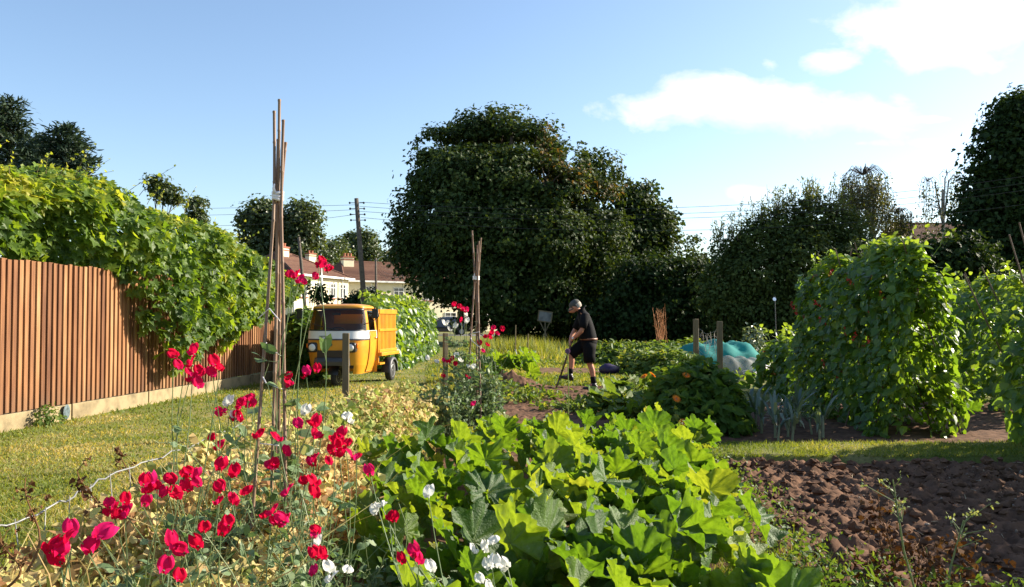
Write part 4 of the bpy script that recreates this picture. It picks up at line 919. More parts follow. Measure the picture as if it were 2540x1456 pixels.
sp_plant((-1.2, 3.05), 'sweet pea standing tall in front of the brown fence, crimson blooms at its top', [(430, 912, 2, 2.9, r), (462, 898, 2, 2.9, r), (478, 925, 3, 2.88, r), (503, 932, 2, 2.9, r), (470, 945, 1, 2.9, r), (545, 918, 1, 2.92, r), (527, 932, 1, 2.92, r)], 4, .18, .75)
sp_plant((-.92, 3.5), 'sweet pea climbing the tall wigwam, its crimson blooms level with house roofs', [(797, 670, 3, 3.3, r), (790, 660, 1, 3.28, r), (725, 682, 2, 3.3, r), (742, 700, 1, 3.32, r), (758, 698, 2, 3.3, r), (742, 920, 2, 3.35, r), (760, 936, 2, 3.35, r), (713, 966, 2, 3.4, r)], 5, .16, 1.15, leafs=.075)
sp_plant((-1.1, 3.45), 'sweet pea left of the tall wigwam feet with one white bloom among crimson ones', [(562, 1003, 2, 3.2, w), (585, 1022, 3, 3.2, r), (567, 1035, 2, 3.2, r), (592, 1042, 1, 3.2, r), (615, 993, 1, 3.2, r), (630, 1015, 2, 3.25, r), (637, 1085, 1, 3.2, r), (529, 1090, 1, 3.2, r), (541, 1114, 1, 3.2, r)], 10, .26, .8)
sp_plant((-.72, 3.1), 'sweet pea right of the tall wigwam feet with crimson blooms against the squash leaves', [(770, 1056, 3, 3.0, r), (790, 1095, 2, 3.0, r), (832, 1090, 3, 2.95, r), (830, 1110, 2, 2.95, r), (842, 1130, 3, 2.95, r), (885, 1136, 2, 2.95, r), (690, 1150, 4, 2.95, r), (775, 1150, 2, 2.9, r), (850, 1052, 2, 3.05, w), (782, 1018, 2, 3.1, w), (690, 1092, 1, 3.1, r)], 15, .3, .72)
sp_plant((-.75, 2.65), 'sweet pea with scattered crimson blooms beneath the wigwam canes', [(565, 1180, 2, 2.6, r), (745, 1213, 2, 2.6, r), (710, 1226, 1, 2.6, r), (755, 1200, 1, 2.6, r), (672, 1300, 2, 2.5, r), (693, 1288, 2, 2.5, r), (705, 1295, 1, 2.5, r), (775, 1245, 0, 2.5, r)], 17, .32, .55)
sp_plant((-.72, 2.15), 'sweet pea low at the bottom edge with small crimson blooms', [(548, 1320, 2, 2.2, r), (505, 1318, 1, 2.2, r), (425, 1356, 1, 2.2, r), (458, 1372, 1, 2.2, r), (492, 1356, 1, 2.2, r), (436, 1430, 2, 2.1, r), (425, 1440, 0, 2.1, r)], 14, .28, .42)
sp_plant((-.4, 2.3), 'sweet pea at the bottom centre with mixed crimson and white blooms', [(775, 1330, 2, 2.25, r), (795, 1388, 2, 2.2, r), (778, 1424, 1, 2.15, r), (785, 1352, 1, 2.25, w), (842, 1430, 2, 2.15, w), (820, 1418, 1, 2.15, w)], 15, .26, .45, size=.028)
sp_plant((-.15, 2.55), 'sweet pea reaching across the squash leaves with single white blooms', [(1062, 1230, 1, 2.6, w), (936, 1234, 2, 2.6, w), (965, 1287, 1, 2.55, r), (978, 1292, 1, 2.55, r), (1020, 1380, 2, 2.35, r), (1040, 1395, 1, 2.35, r), (918, 1176, 1, 2.7, r)], 8, .24, .5, size=.029)
sp_plant((-.02, 2.3), 'sweet pea with frilly white blooms at the bottom edge among squash leaves', [(1213, 1352, 2, 2.35, w), (1215, 1375, 2, 2.35, w), (1245, 1412, 1, 2.3, w), (1222, 1436, 3, 2.25, w), (1258, 1405, 1, 2.3, w), (1070, 1415, 1, 2.3, w)], 4, .15, .4, size=.026)
# second wigwam
sp_plant((-.48, 8.55), 'sweet pea on the second wigwam, crimson and white blooms at its top left', [(1140, 770, 3, 8.5, r), (1152, 776, 2, 8.5, r), (1146, 796, 1, 8.5, r), (1158, 782, 1, 8.5, w), (1157, 800, 1, 8.5, w), (1115, 806, 2, 8.5, w), (1116, 820, 1, 8.5, w), (1127, 812, 1, 8.5, w)], 16, .22, 1.2, leafs=.06, size=.048, group='sweet peas on the second wigwam')
sp_plant((-.25, 8.7), 'sweet pea on the right of the second wigwam with a round crimson cluster', [(1212, 830, 3, 8.6, r), (1224, 822, 2, 8.6, r), (1220, 838, 2, 8.6, r), (1200, 862, 2, 8.6, r), (1211, 858, 1, 8.6, r)], 18, .22, 1.0, leafs=.06, size=.048, group='sweet peas on the second wigwam')
sp_plant((-.62, 8.35), 'sweet pea left of the second wigwam with small crimson and white blooms low down', [(1100, 897, 1, 8.4, r), (1112, 900, 1, 8.4, r), (1120, 893, 1, 8.4, r), (1130, 906, 1, 8.4, r), (1145, 900, 2, 8.4, w), (1155, 912, 2, 8.4, w), (1062, 892, 1, 8.5, w), (1103, 935, 1, 8.4, r), (1162, 938, 1, 8.4, r), (1085, 900, 1, 8.4, w), (1172, 1006, 1, 8.2, r)], 20, .3, .85, leafs=.055, size=.046, group='sweet peas on the second wigwam')

# ================================================================== BAMBOO WIGWAMS
M_BAM = mat_rnd('bamboo', [(0, (.085, .045, .028)), (.5, (.17, .098, .062)), (1, (.27, .18, .115))], rough=.55, nscale=7, namt=.35, stretch=(6, 6, 1.2))
M_TIE = mat_plain('white_cloth', (.80, .74, .74), rough=.9)
def cane(b_, p0, p1, r0, r1, via=None):
    p0, p1 = np.array(tuple(p0)), np.array(tuple(p1)); L = np.linalg.norm(p1 - p0); pts, rad = [], []; s = 0; vf = 0 if via is None else (via[2] - p0[2]) / (p1[2] - p0[2]); bow = rng.normal(size=3) * (.008 if via is None else .003)
    while s < L:
        f = s / L; e = min(s + rng.uniform(.15, .24), L); q = (lambda x: p0 + (p1 - p0) * x / L + bow * math.sin(math.pi * x / L) * 2) if via is None else (lambda x: np.array([np.interp(x / L, [0, vf - .18, vf - .05, vf + .06, 1], [p0[c], p0[c] + (via[c] - p0[c]) * (vf - .18) / vf + bow[c], via[c] + (p0[c] - via[c]) * .04, via[c] + (p1[c] - via[c]) * .06 / (1 - vf), p1[c]]) for c in range(3)]))
        rr = r0 + (r1 - r0) * f
        for a, k in ((s, 1.0), (e - .012, .97), (e - .004, 1.22)):
            if a > s - 1e-6: pts.append(q(a)); rad.append(rr * k)
        s = e
    pts.append(p1); rad.append(r1); b_.tube(pts, rad, 8, rnd=rng.uniform(.25, .75))
def wigwam(label, d, tie, tops, feet, r, strings, loc, cross):
    t = thing('cane_wigwam', loc, label, 'cane wigwam')
    for (x1, y1, dd), (x0, y0, d0), (xc_, dc) in zip(tops, feet, cross):
        b = MB(); p1, pt, vi = P(x1, y1, d + dd), P(x0, y0, d + d0), P(xc_, tie[1], d + dc); tl = vi + (pt - vi) * (vi.z / (vi.z - pt.z))
        cane(b, tl, p1, r * 1.05, r * .85, np.array(vi)); b.build('cane', M_BAM, t, smooth=True)
    b = MB(); c = P(tie[0], tie[1], d); rr = px(tie[2], d)
    for k, dz in enumerate((-.012, .0, .013)):
        b.tube([c + Vector((math.cos(a) * rr, math.sin(a) * rr, dz + .004 * math.sin(a * 2 + k))) for a in np.linspace(0, 2 * np.pi, 15)], .008, 6)
    b.tube([c + Vector((-rr * .3, -rr, .01)), c + Vector((-rr * .6, -rr * 1.3, .03)), c + Vector((-rr * .4, -rr * 1.2, .05))], [.008, .006, .003], 5)
    b.build('cloth_tie', M_TIE, t, smooth=True)
    for pl in strings:
        b = MB(); b.tube([P(x, y, d + e) for x, y, e in pl], .0024 if d < 5 else .0035, 5); b.build('string', M_TIE, t)
    return t
wigwam('tall bamboo cane wigwam in the left foreground, tied near the top with white cloth', 3.5, (689, 487, 11),
       [(680, 275, .02), (693, 246, 0), (703, 297, -.01), (709, 353, .02), (690, 345, .05)], [(641, 1070, -.15), (676, 1075, .1), (706, 1110, -.12), (692, 900, .16), (684, 900, .2)], .0074,
       [[(640, 790, -.05), (668, 765, -.09), (690, 790, -.13), (694, 797, -.1)], [(660, 850, -.12), (663, 858, -.14), (690, 878, -.13), (696, 882, -.08), (690, 900, .1)], [(652, 935, -.14), (660, 950, -.16), (690, 962, -.15), (702, 965, -.1)], [(645, 1100, -.14), (690, 1105, -.16), (707, 1110, -.13)]], (-.98, 3.5, 0), [(682, 0), (691, .012), (697, -.008), (694, -.014), (686, .014)])
wigwam('smaller bamboo cane wigwam further back, with sweet peas and a white tie', 8.7, (1181, 690, 7),
       [(1171, 572, 0), (1184, 608, .05), (1188, 598, -.05), (1193, 590, 0)], [(1165, 900, -.1), (1182, 800, .1), (1189, 900, -.15), (1187, 850, .15)], .010,
       [[(1165, 830, -.1), (1172, 826, -.13), (1190, 823, -.15)], [(1168, 838, -.1), (1170, 845, -.14), (1188, 860, -.15), (1194, 866, -.05)]], (-.38, 8.7, 0), [(1178, 0), (1181, .02), (1184, -.02), (1186, .01)])

# ================================================================== DRIED PEAS, NETTING
M_DRY = mat_leaf('dry_pea_leaf', [(0, (.25, .31, .08)), (.25, (.47, .46, .15)), (.5, (.66, .54, .24)), (.8, (.62, .40, .18)), (1, (.28, .14, .06))], [(0, (.30, .36, .05)), (.25, (.5, .48, .1)), (.5, (.62, .5, .18)), (.8, (.55, .36, .14)), (1, (.3, .15, .05))], trans=.36, rough=.7, spec=.2)
def dry_row(name, label, n, x0, x1, y0, y1, hf, size, bias=0.0):
    x = rng.uniform(x0, x1, n); y = y0 + (y1 - y0) * rng.random(n) ** .85; h = hf(x, y) * np.clip(1 + fbm(x, y, 91, 4, 2.4) * 1.3, .25, 1.7)
    z = h * rng.random(n) ** .6 + .02; q = np.clip(.40 + bias + fbm(x, y, 92, 3, 1.7) * .9 + rng.normal(size=n) * .26, 0, 1)
    b = MB(); pos = np.stack([x, y, z], 1); k = n // 2
    tips = rng.normal(size=(n, 3)) + [0, 0, -.3]; nr = rng.normal(size=(n, 3)) * .8 + [.25, -.1, .5]
    b.scat(T_CURL, pos[:k], basis(nr[:k], tips[:k]), size * rng.uniform(.6, 1.4, k), q[:k]); b.scat(T_OVAL, pos[k:], basis(nr[k:], tips[k:]), size * rng.uniform(.6, 1.3, n - k), np.clip(q[k:] - .08, 0, 1))
    for _ in range(n // 45):
        xx, yy = rng.uniform(x0, x1), rng.uniform(y0, y1); hh = float(hf(np.array(xx), np.array(yy))) * rng.uniform(.6, 1.35)
        p = np.array([xx, yy, 0]); l = rng.normal(size=3) * [.14, .14, 0]
        b.tube([p, p + l * .4 + [0, 0, hh * .5], p + l + [0, 0, hh * .85], p + l * 1.7 + [0, 0, hh]], [.0026, .0024, .002, .0012], 4, rnd=rng.uniform(.3, .75))
    o = b.build(name, M_DRY); tag(o, label, 'pea plants', kind='stuff')
hn = lambda x, y: .52 + .06 * np.sin(y * 1.3) + 0 * x
dry_row('dried_pea_plants', 'tangle of dried yellow pea plants running along the lawn edge', 15000, -1.9, -.85, 2.1, 4.9, lambda x, y: .56 - .5 * np.maximum(0, -1.6 - x), .050, bias=.12)
dry_row('dried_pea_row', 'pale yellow dried pea plants behind the wigwam, in front of the three-wheeler', 19000, -1.95, -.72, 4.4, 11.6, lambda x, y: .52 + .08 * np.exp(-((y - 7) / 2.0) ** 2) - .2 * np.abs(x + 1.4) - .03 * np.maximum(0, y - 8), .058, bias=-.05)
M_WIRE = mat_plain('galvanised_wire', (.24, .24, .23), rough=.5, metal=.4)
net = thing('wire_netting', (-1.95, 3.8, 0), 'low sagging galvanised wire netting between the lawn and the dried peas', 'netting')
b = MB(); tp = [P(-60, 1325, 2.95), P(0, 1303, 3.1), P(60, 1283, 3.2), P(150, 1246, 3.4), P(200, 1222, 3.55), P(245, 1190, 3.75), P(290, 1170, 3.9), P(350, 1148, 4.1), P(430, 1120, 4.35), P(520, 1085, 5.0), P(600, 1050, 5.8)]
lo = [Vector((p.x + .01, p.y, max(.05, p.z - .22))) for p in tp]; bo = [Vector((p.x + .02, p.y, .04)) for p in tp]
for l, rr in ((tp, .0042), (lo, .003), (bo, .003)):
    q = []
    for i in range(len(l) - 1):
        for s in (0, .34, .67): q.append(l[i].lerp(l[i + 1], s) + Vector((rng.normal() * .006, 0, rng.normal() * .003 - .010 * math.sin(math.pi * s))))
    b.tube(q + [l[-1]], rr, 6)
for k in range(len(tp) - 1):
    for s in (.2 + .5 * rng.random(),):
        a = tp[k].lerp(tp[k + 1], s); c = bo[k].lerp(bo[k + 1], s); mid = a.lerp(c, .5) + Vector((rng.normal() * .012, rng.normal() * .012, 0)); b.tube([a + Vector((0, 0, .006)), mid, c], .0022, 4)
b.build('wire_mesh', M_WIRE, net, smooth=True)
# dead brown weed stalks
M_DEAD = mat_leaf('dead_leaf', [(0, (.05, .02, .01)), (.5, (.11, .05, .02)), (.85, (.17, .085, .035)), (1, (.26, .16, .06))], trans=.08, rough=.8, spec=.15)
def dead_stalk(label, foot, top, n, spread, size=.05, r0=.005, cat='dead weed', bend=.03, band=(.35, 1)):
    foot, top = np.array(tuple(foot)), np.array(tuple(top)); t = thing('dead_weed', tuple(foot), label, cat); b = MB(); s_ = np.linspace(0, 1, 10); pts = [foot + (top - foot) * s + np.array([bend * math.sin(s * 5), 0, 0]) for s in s_]
    b.tube(pts, np.linspace(r0, r0 * .4, 10), 6, rnd=.8); lp = []
    for k in range(n):
        s = rng.uniform(*band); p = foot + (top - foot) * s + np.array([bend * math.sin(s * 5), 0, 0]); e = p + rng.normal(size=3) * spread * [1, 1, .7]; b.tube([p, (p + e) / 2 + [0, 0, spread * .3], e], [r0 * .4, r0 * .3, r0 * .2], 4, rnd=.8)
        for _ in range(4): lp.append(e + rng.normal(size=3) * spread * .4)
    lp = np.array(lp); b.scat(T_CURL, lp, basis(rng.normal(size=lp.shape), rng.normal(size=lp.shape) + [0, 0, -.7]), size * rng.uniform(.5, 1.3, len(lp)), np.clip(.4 + rng.normal(size=len(lp)) * .25, 0, 1)); b.build('foliage', M_DEAD, t); return t
dead_stalk('dark brown dead weed stalk left of the wire netting', P(65, 1420, 2.35) , P(88, 1185, 2.45), 9, .016, .016, band=(.55, 1), r0=.004)
dead_stalk('pale brown withered stalk rising behind the wire netting', P(325, 1260, 4.3), P(308, 1105, 4.4), 7, .02, .026, band=(.6, 1))
dead_stalk('tan withered pea stalk in front of the wire netting', P(262, 1340, 3.2), P(208, 1165, 3.35), 12, .022, .03)
dead_stalk('dark withered weed in the bottom left corner', P(20, 1456, 2.2), P(30, 1330, 2.2), 12, .03, .018, r0=.004)

# ================================================================== BEAN ROWS, MOUNDS, LEEKS
M_BEAN = mat_leaf('bean_leaf', [(0, (.035, .08, .018)), (.6, (.075, .145, .026)), (1, (.14, .20, .035))], [(0, (.15, .28, .012)), (.6, (.30, .46, .02)), (1, (.46, .56, .03))], trans=.4, rough=.4, spec=.5)
M_BEANF = mat_plain('scarlet_petal', (.55, .02, .01), rough=.6)
def flower_spray():
    b = MB()
    for k in range(7):
        c = np.array([rng.normal() * .012, rng.normal() * .012, .016 * k - .05]); b.scat(T_OVAL, np.repeat(c[None], 3, 0), basis(rng.normal(size=(3, 3))), np.full(3, .026), np.full(3, .5))
    b.tube([(0, 0, -.12), (0, 0, .06)], .002, 4, mat=1); return b.build('bean_flower', [M_BEANF, M_STEM], origin=(0, 0, 0), link=False)
BF = flower_spray()
def bean_row(name, label, xc, y0, y1, w, h, n, size, nf=0, canes=0, cat='bean plants', end_h=None, lean=0.0, seed=100, poke=.12, mat=None, rbias=0):
    t = thing(name, (xc, (y0 + y1) / 2, 0), label, cat)
    y = rng.uniform(y0, y1, n); f = rng.random(n) ** .85; hh = h * (1 + fbm(y, y * 0, seed, 3, 1.9) * .15) * (1 if end_h is None else np.interp(y, [y0, y1], end_h))
    e = np.minimum(np.clip((y - y0) / .35, 0, 1), np.clip((y1 - y) / .35, 0, 1)) ** .5
    a = rng.uniform(0, np.pi, n)                                # around the arch-shaped section
    zf = np.sin(a) ** .75; side = np.cos(a)
    prof_ = 1.0 - .45 * zf
    z = hh * zf * (rng.random(n) ** .25 * .35 + .65) * (.8 + .2 * e); low = rng.random(n) < .45; z = np.where(low, hh * rng.random(n) * .85, z)
    sd = np.where(low, np.sign(side), side); x = xc + lean * z + sd * w * (1 - .4 * np.clip(z / hh, 0, 1)) * (rng.random(n) ** .3) * (.65 + .35 * e)
    x = x + fbm(y, z, seed + 1, 3, 2.0) * .45; y = y + fbm(x, z, seed + 2, 3, 2.2) * .35
    nr = np.stack([sd * .8, -.25 + 0 * x, .45 + .6 * (z / hh)], 1) + rng.normal(size=(n, 3)) * .5
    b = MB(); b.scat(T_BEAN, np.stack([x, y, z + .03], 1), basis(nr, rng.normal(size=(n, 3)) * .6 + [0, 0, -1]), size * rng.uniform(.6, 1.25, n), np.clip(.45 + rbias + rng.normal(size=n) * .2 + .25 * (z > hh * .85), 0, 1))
    for k in range(int((y1 - y0) * 9)):                           # twining shoots above the row
        yy = rng.uniform(y0, y1); p = np.array([xc + lean * h + rng.normal() * w * .3, yy, h * .9 * (1 if end_h is None else np.interp(yy, [y0, y1], end_h))]); L = rng.uniform(.1, poke * 2.6); q = p + [rng.normal() * .12, rng.normal() * .12, L]
        b.tube([p, (p + q) / 2 + rng.normal(size=3) * .03, q], [.004, .003, .002], 4, rnd=.8)
        b.scat(T_BEAN, q[None] + rng.normal(size=(3, 3)) * .05, basis(rng.normal(size=(3, 3)) + [.2, 0, .4]), np.full(3, size * .6), np.full(3, .85))
    b.build('foliage', mat or M_BEAN, t)
    for k in range(canes):
        yy = y0 + (y1 - y0) * (k // 2 + .5) / max(1, canes // 2); s = -1 if k % 2 else 1; hk = h * (1 if end_h is None else np.interp(yy, [y0, y1], end_h))
        b = MB(); cane(b, (xc + s * w * .95, yy, 0), (xc + lean * h - s * .12, yy, hk + rng.uniform(.0, .2)), .009, .007); b.build('cane', M_BAM, t)
    for k in range(nf):
        yy = rng.uniform(y0 + .3, y1); s = -1; zz = h * rng.uniform(.25, .9) * (1 if end_h is None else np.interp(yy, [y0, y1], end_h)); o = mesh_obj('flower', BF, t)
        o.location = (s * w * (1 - .4 * zz / h) * .88 + lean * zz + rng.normal() * .04, yy - (y0 + y1) / 2, zz); o.rotation_euler = (rng.normal() * .5, rng.normal() * .5, rng.uniform(0, 6))
    return t
bean_row('runner_bean_row', 'tall runner bean row with scarlet flowers on canes, right of centre', 4.72, 9.45, 12.8, .58, 2.33, 9500, .10, nf=36, canes=10, end_h=(1.0, .97), seed=101)
bean_row('climbing_bean_row', 'long sunlit bright green bean row behind the orange three-wheeler', -3.68, 21.2, 34, .75, 1.95, 9500, .19, canes=0, seed=111, rbias=.12)
bean_row('bush_bean_row', 'bean row cut by the right edge, unseen end raised for shade, in front of the tall bean row', 5.62, 3.0, 9.0, .62, 1.5, 5600, .12, seed=121, end_h=(1.45, .9))  # out-of-view near end added and made taller to shade the dug soil
bean_row('raspberry_row', 'row of raspberry canes at the right edge, beyond the tall bean row', 7.9, 11.0, 17.5, .9, 2.05, 6500, .12, canes=6, seed=131, cat='raspberry canes')
bean_row('raspberry_row', 'low leafy bushes beside the near left foot of the tall bean row', 5.05, 13.4, 16, .35, 1.0, 1700, .13, nf=8, seed=141, cat='bushes')
for i, (x, y, yb, d, l) in enumerate([(2391, 680, 760, 12.5, 'leftmost of the leaning stakes among the raspberries'), (2435, 662, 740, 12.8, 'second leaning stake among the raspberries, seen from the left'), (2503, 582, 720, 11.5, 'third leaning stake among the raspberries, seen from the left'), (2528, 552, 700, 11.0, 'tallest leaning stake among the raspberries')]):
    b = MB(); p1, p0 = P(x, y, d), P(x + 40, yb, d); f = p1 + (p0 - p1) * (p1.z / (p1.z - p0.z)); cane(b, f, p1, .013, .011); tag(b.build('bean_stake', M_BAM), l, 'stake', 'stakes among the raspberries')

def mound(name, label, c, rx, ry, h, n, tpl, size, mat, cat, group=None, rb=0.0, up=.5, wavy=.25, seed=0, extra=None):
    t = thing(name, (c[0], c[1], 0), label, cat, group)
    u = unit(rng.normal(size=(n, 3))); u[:, 2] = np.abs(u[:, 2]); rr = rng.uniform(.45, 1.0, (n, 1)) ** .5
    k = 1 + wavy * 2 * fbm(u[:, 0] * 2 + seed, u[:, 1] * 2 + u[:, 2], 150 + seed, 3, 1.3)[:, None]
    p = u * rr * k * [rx, ry, h] + [c[0], c[1], .02]
    b = MB(); b.scat(tpl, p, basis(u * .7 + [0.1, -.1, up] + rng.normal(size=(n, 3)) * .45, u + rng.normal(size=(n, 3)) * .6 - [0, 0, .2]), size * rng.uniform(.6, 1.3, n), np.clip(.42 + rb + rng.normal(size=n) * .2, 0, 1))
    for _ in range(14):
        v = unit(rng.normal(size=3)); v[2] = abs(v[2]); b.tube([(c[0], c[1], 0), np.array([c[0], c[1], 0]) + v * [rx, ry, h] * np.array([.4, .4, .6]), np.array([c[0], c[1], 0]) + v * [rx, ry, h] * .9], [.008, .006, .003], 4, rnd=.6)
    if extra: extra(b)
    b.build('foliage', mat, t); return t
M_POTL = mat_leaf('potato_leaf', [(0, (.045, .095, .018)), (.6, (.085, .15, .026)), (1, (.16, .20, .035))], trans=.42, rough=.6, spec=.15)
M_LUSH = mat_leaf('lush_leaf', [(0, (.05, .10, .02)), (.6, (.09, .15, .03)), (1, (.19, .22, .05))], trans=.36, rough=.55, spec=.25)
mound('dahlia_plant', 'large dark leafy mound beside the leeks, with a wilted skirt', (2.3, 10.3), .62, .8, .86, 2600, T_OVAL, .14, M_POTL, 'dahlia', seed=1)
mound('dahlia_plant', 'dark leafy mound behind the larger one, below the left net post', (2.45, 11.8), .6, .7, .66, 1800, T_OVAL, .14, M_POTL, 'dahlia', seed=2)
mound('dahlia_plant', 'low dark leafy mound at the front corner by the grass path', (2.0, 9.7), .4, .3, .5, 700, T_OVAL, .13, M_POTL, 'dahlia', seed=3)
for i, (x, y, d, h, s, lab) in enumerate([(1500, 858, 25, .62, .9, 'light green potato plant right behind the digging man'), (1560, 852, 25.5, .65, 1.0, 'potato plant in the row behind the man, second from the left'), (1615, 850, 24.5, .72, 1.0, 'potato plant below the dry rusty stalks'),
        (1668, 850, 25, .66, .95, 'potato plant left of the left net post'), (1595, 874, 21, .5, .6, 'front potato plant of the patch behind the man'), (1610, 876, 20.5, .6, .9, 'bright yellowish potato plant at the front of the patch'), (1680, 872, 20, .6, .8, 'potato plant at the front right of the patch, near the teal net'), (1720, 845, 28, .7, .9, 'potato plant at the back, behind the left net post')]):
    mound('potato_plant', lab, P(x, y, d)[:2], s, .8, h, 900, T_OVAL, .16, M_LUSH, 'potato plant', 'potato plants', rb=.1 if i != 5 else .25, seed=10 + i)
# beet / chard plants with big glossy upright leaves
def ribbon_leaf(b, base, out, L, w, curve, rnd, wave=.02, seg=7, mat=0):
    out = np.array(out, float); s_ = np.linspace(0, 1, seg); side = unit(np.cross(out, [0, 0, 1.0])); V = []
    for s in s_:
        c = base + out * L * (s * (1 - curve * .25)) * np.array([1, 1, 0]) + np.array([0, 0, L * (out[2] * s - curve * s * s)]); ww = w * (math.sin(math.pi * min(1, s * .85 + .12)) ** .8)
        V += [c - side * ww + [0, 0, wave * math.sin(s * 15)], c + [0, 0, -wave * .6], c + side * ww + [0, 0, wave * math.cos(s * 14)]]
    q = []
    for i in range(seg - 1):
        for j in range(2): q.append((i * 3 + j, i * 3 + j + 1, (i + 1) * 3 + j + 1, (i + 1) * 3 + j))
    b.add(V, q, None, rnd, mat)
def chard(label, c, n, L, w, mat, group, name='chard_plant', cat='chard', stalk=None):
    t = thing(name, (c[0], c[1], 0), label, cat, group); b = MB()
    for k in range(n):
        a = rng.uniform(0, 2 * np.pi); e = rng.uniform(.5, 1.5); o = unit(np.array([math.cos(a), math.sin(a), e])); st = np.array([c[0], c[1], .02]) + o * L * .35
        b.tube([(c[0], c[1], 0), st], [.009, .007], 5, rnd=.9); ribbon_leaf(b, st, o, L * rng.uniform(.7, 1.1), w * rng.uniform(.7, 1.2), rng.uniform(.2, .75), np.clip(rng.normal() * .2 + .55, 0, 1), .025)
    b.build('foliage', mat, t); return t
for i, (x, y, lab) in enumerate([(1530, 965, 'chard plant behind the squash, nearest the man\'s rear boot'), (1580, 985, 'glossy chard plant below the pair of orange marigolds'), (1610, 1000, 'chard plant at the front of the row, touching the squash leaves'), (1560, 945, 'chard plant at the back of the row, left of the marigolds'), (1510, 985, 'small chard plant at the front left of the row'), (1640, 975, 'chard plant against the dark leafy mound'), (1560, 1010, 'chard plant in the middle of the front row'), (1590, 930, 'pale chard plant at the back near the purple bag'), (1670, 940, 'chard plant beside the single orange marigold')]):
    g_ = GP(x, y + 45); chard(lab, (g_.x, g_.y), 22, .50, .105, M_LUSH, 'chard plants')
# leeks
M_LEEK = mat_leaf('leek_leaf', [(0, (.07, .11, .085)), (.6, (.13, .18, .135)), (1, (.25, .27, .17))], trans=.28, rough=.4, spec=.5)
def leek_mesh(seed):
    b = MB(); b.tube([(0, 0, 0), (0, 0, .14), (0, 0, .24)], [.017, .016, .013], 8, rnd=.95)
    for k in range(11):
        a = (0 if k % 2 else math.pi) + rng.normal() * .35; o = unit(np.array([math.cos(a), math.sin(a), rng.uniform(1.4, 3.4)])); ribbon_leaf(b, np.array([0, 0, .16]), o, rng.uniform(.4, .72), .02, rng.uniform(.25, .95), np.clip(.4 + rng.normal() * .25, 0, 1), .003, 10)
    return b.build('leek', M_LEEK, origin=(0, 0, 0), link=False)
LK = [leek_mesh(k) for k in range(4)]
for i in range(18):
    x, y = 2.85 + .28 * (i % 3) + rng.normal() * .04 + .05 * (i // 3), 9.15 + .32 * (i // 3) + rng.normal() * .04
    o = mesh_obj('leek', LK[i % 4], None, (x, y, .03)); o.rotation_euler = (rng.normal() * .08, rng.normal() * .08, rng.uniform(0, 6)); s = rng.uniform(.72, 1.05); o.scale = (s, s, s)
    tag(o, 'grey-green leek with arching strap leaves in the bed left of the tall bean row', 'leek', 'leeks in rows')
# marigolds
M_ORG = mat_leaf('orange_petal', [(0, (.75, .20, .01)), (1, (.85, .30, .02))], [(0, (.8, .25, .01)), (1, (.9, .35, .02))], trans=.35, rough=.6)
def marigold():
    b = MB()
    for rr, m, tl in ((1, 15, .25), (.7, 12, .5)):
        a = np.arange(m) * 2 * np.pi / m; y = np.stack([np.cos(a), np.sin(a), np.full(m, tl)], 1); z = np.stack([-np.cos(a) * tl, -np.sin(a) * tl, np.ones(m)], 1); b.scat(T_OVAL, y * .15, basis(z, y), np.stack([np.full(m, .5), np.full(m, rr), np.full(m, .6)], 1), rng.random(m))
    b.tube([(0, 0, -.15), (0, 0, .12)], [.2, .3], 8, mat=1); return b.build('marigold_flower', [M_ORG, M_POT], origin=(0, 0, 0), link=False)
MG = marigold()
for lab, c, fl in [('marigold with two orange blooms above the chard', (1.72, 10.6), [(1598, 935, 10.2), (1618, 931, 10.25)]), ('marigold with one orange bloom in front of the dark leafy mound', (2.0, 9.9), [(1702, 932, 9.9)]), ('marigold with a small orange bloom low by the chard', (1.75, 9.3), [(1677, 990, 9.2)]), ('marigold with an orange bloom at the squash edge by the grass path', (1.75, 8.8), [(1694, 1050, 8.7)])]:
    t = thing('marigold_plant', (*c, 0), lab, 'marigold', 'marigolds'); b = MB(); lp = []
    for (x, y, d) in fl:
        p = np.array(P(x, y, d)); q = np.array([*c, 0.]); b.tube([q, q * .4 + p * .6 + [0, 0, .05], p], [.004, .003, .0025], 5, rnd=.7); o = mesh_obj('flower', MG, t); o.location = Vector(p - [c[0], c[1], 0]); o.rotation_euler = (rng.uniform(.3, .9), rng.normal() * .3, rng.normal()); o.scale = (.05,) * 3
        for s in rng.random(14): lp.append(q + (p - q) * s * .9)
    lp = np.array(lp); b.scat(T_OVAL, lp, basis(rng.normal(size=lp.shape) + [0, 0, .6]), np.full(len(lp), .09), rng.random(len(lp))); b.build('foliage', M_LUSH, t)
# allium on a tall stalk
M_ALL = mat_rnd('allium_purple', [(0, (.24, .13, .24)), (1, (.45, .30, .42))], rough=.8)
al = thing('allium_flower', tuple(GP(1407, 1060)), 'single tall allium with a purple ball head in front of the digging man', 'allium'); p = P(1408, 871, 9.6); g_ = np.array(al.location)
al.location = (p.x, p.y, 0); b = MB(); b.tube([(p.x, p.y, 0), (p.x + .01, p.y, .5), p], [.007, .006, .005], 6, rnd=.5); b.build('stem', M_SQST, al)
b = MB(); u = unit(rng.normal(size=(520, 3))); b.scat(T_DIA, np.array(p) + u * .017, basis(rng.normal(size=(520, 3)), u), np.full(520, .017), rng.random(520)); b.build('flower_head', M_ALL, al)

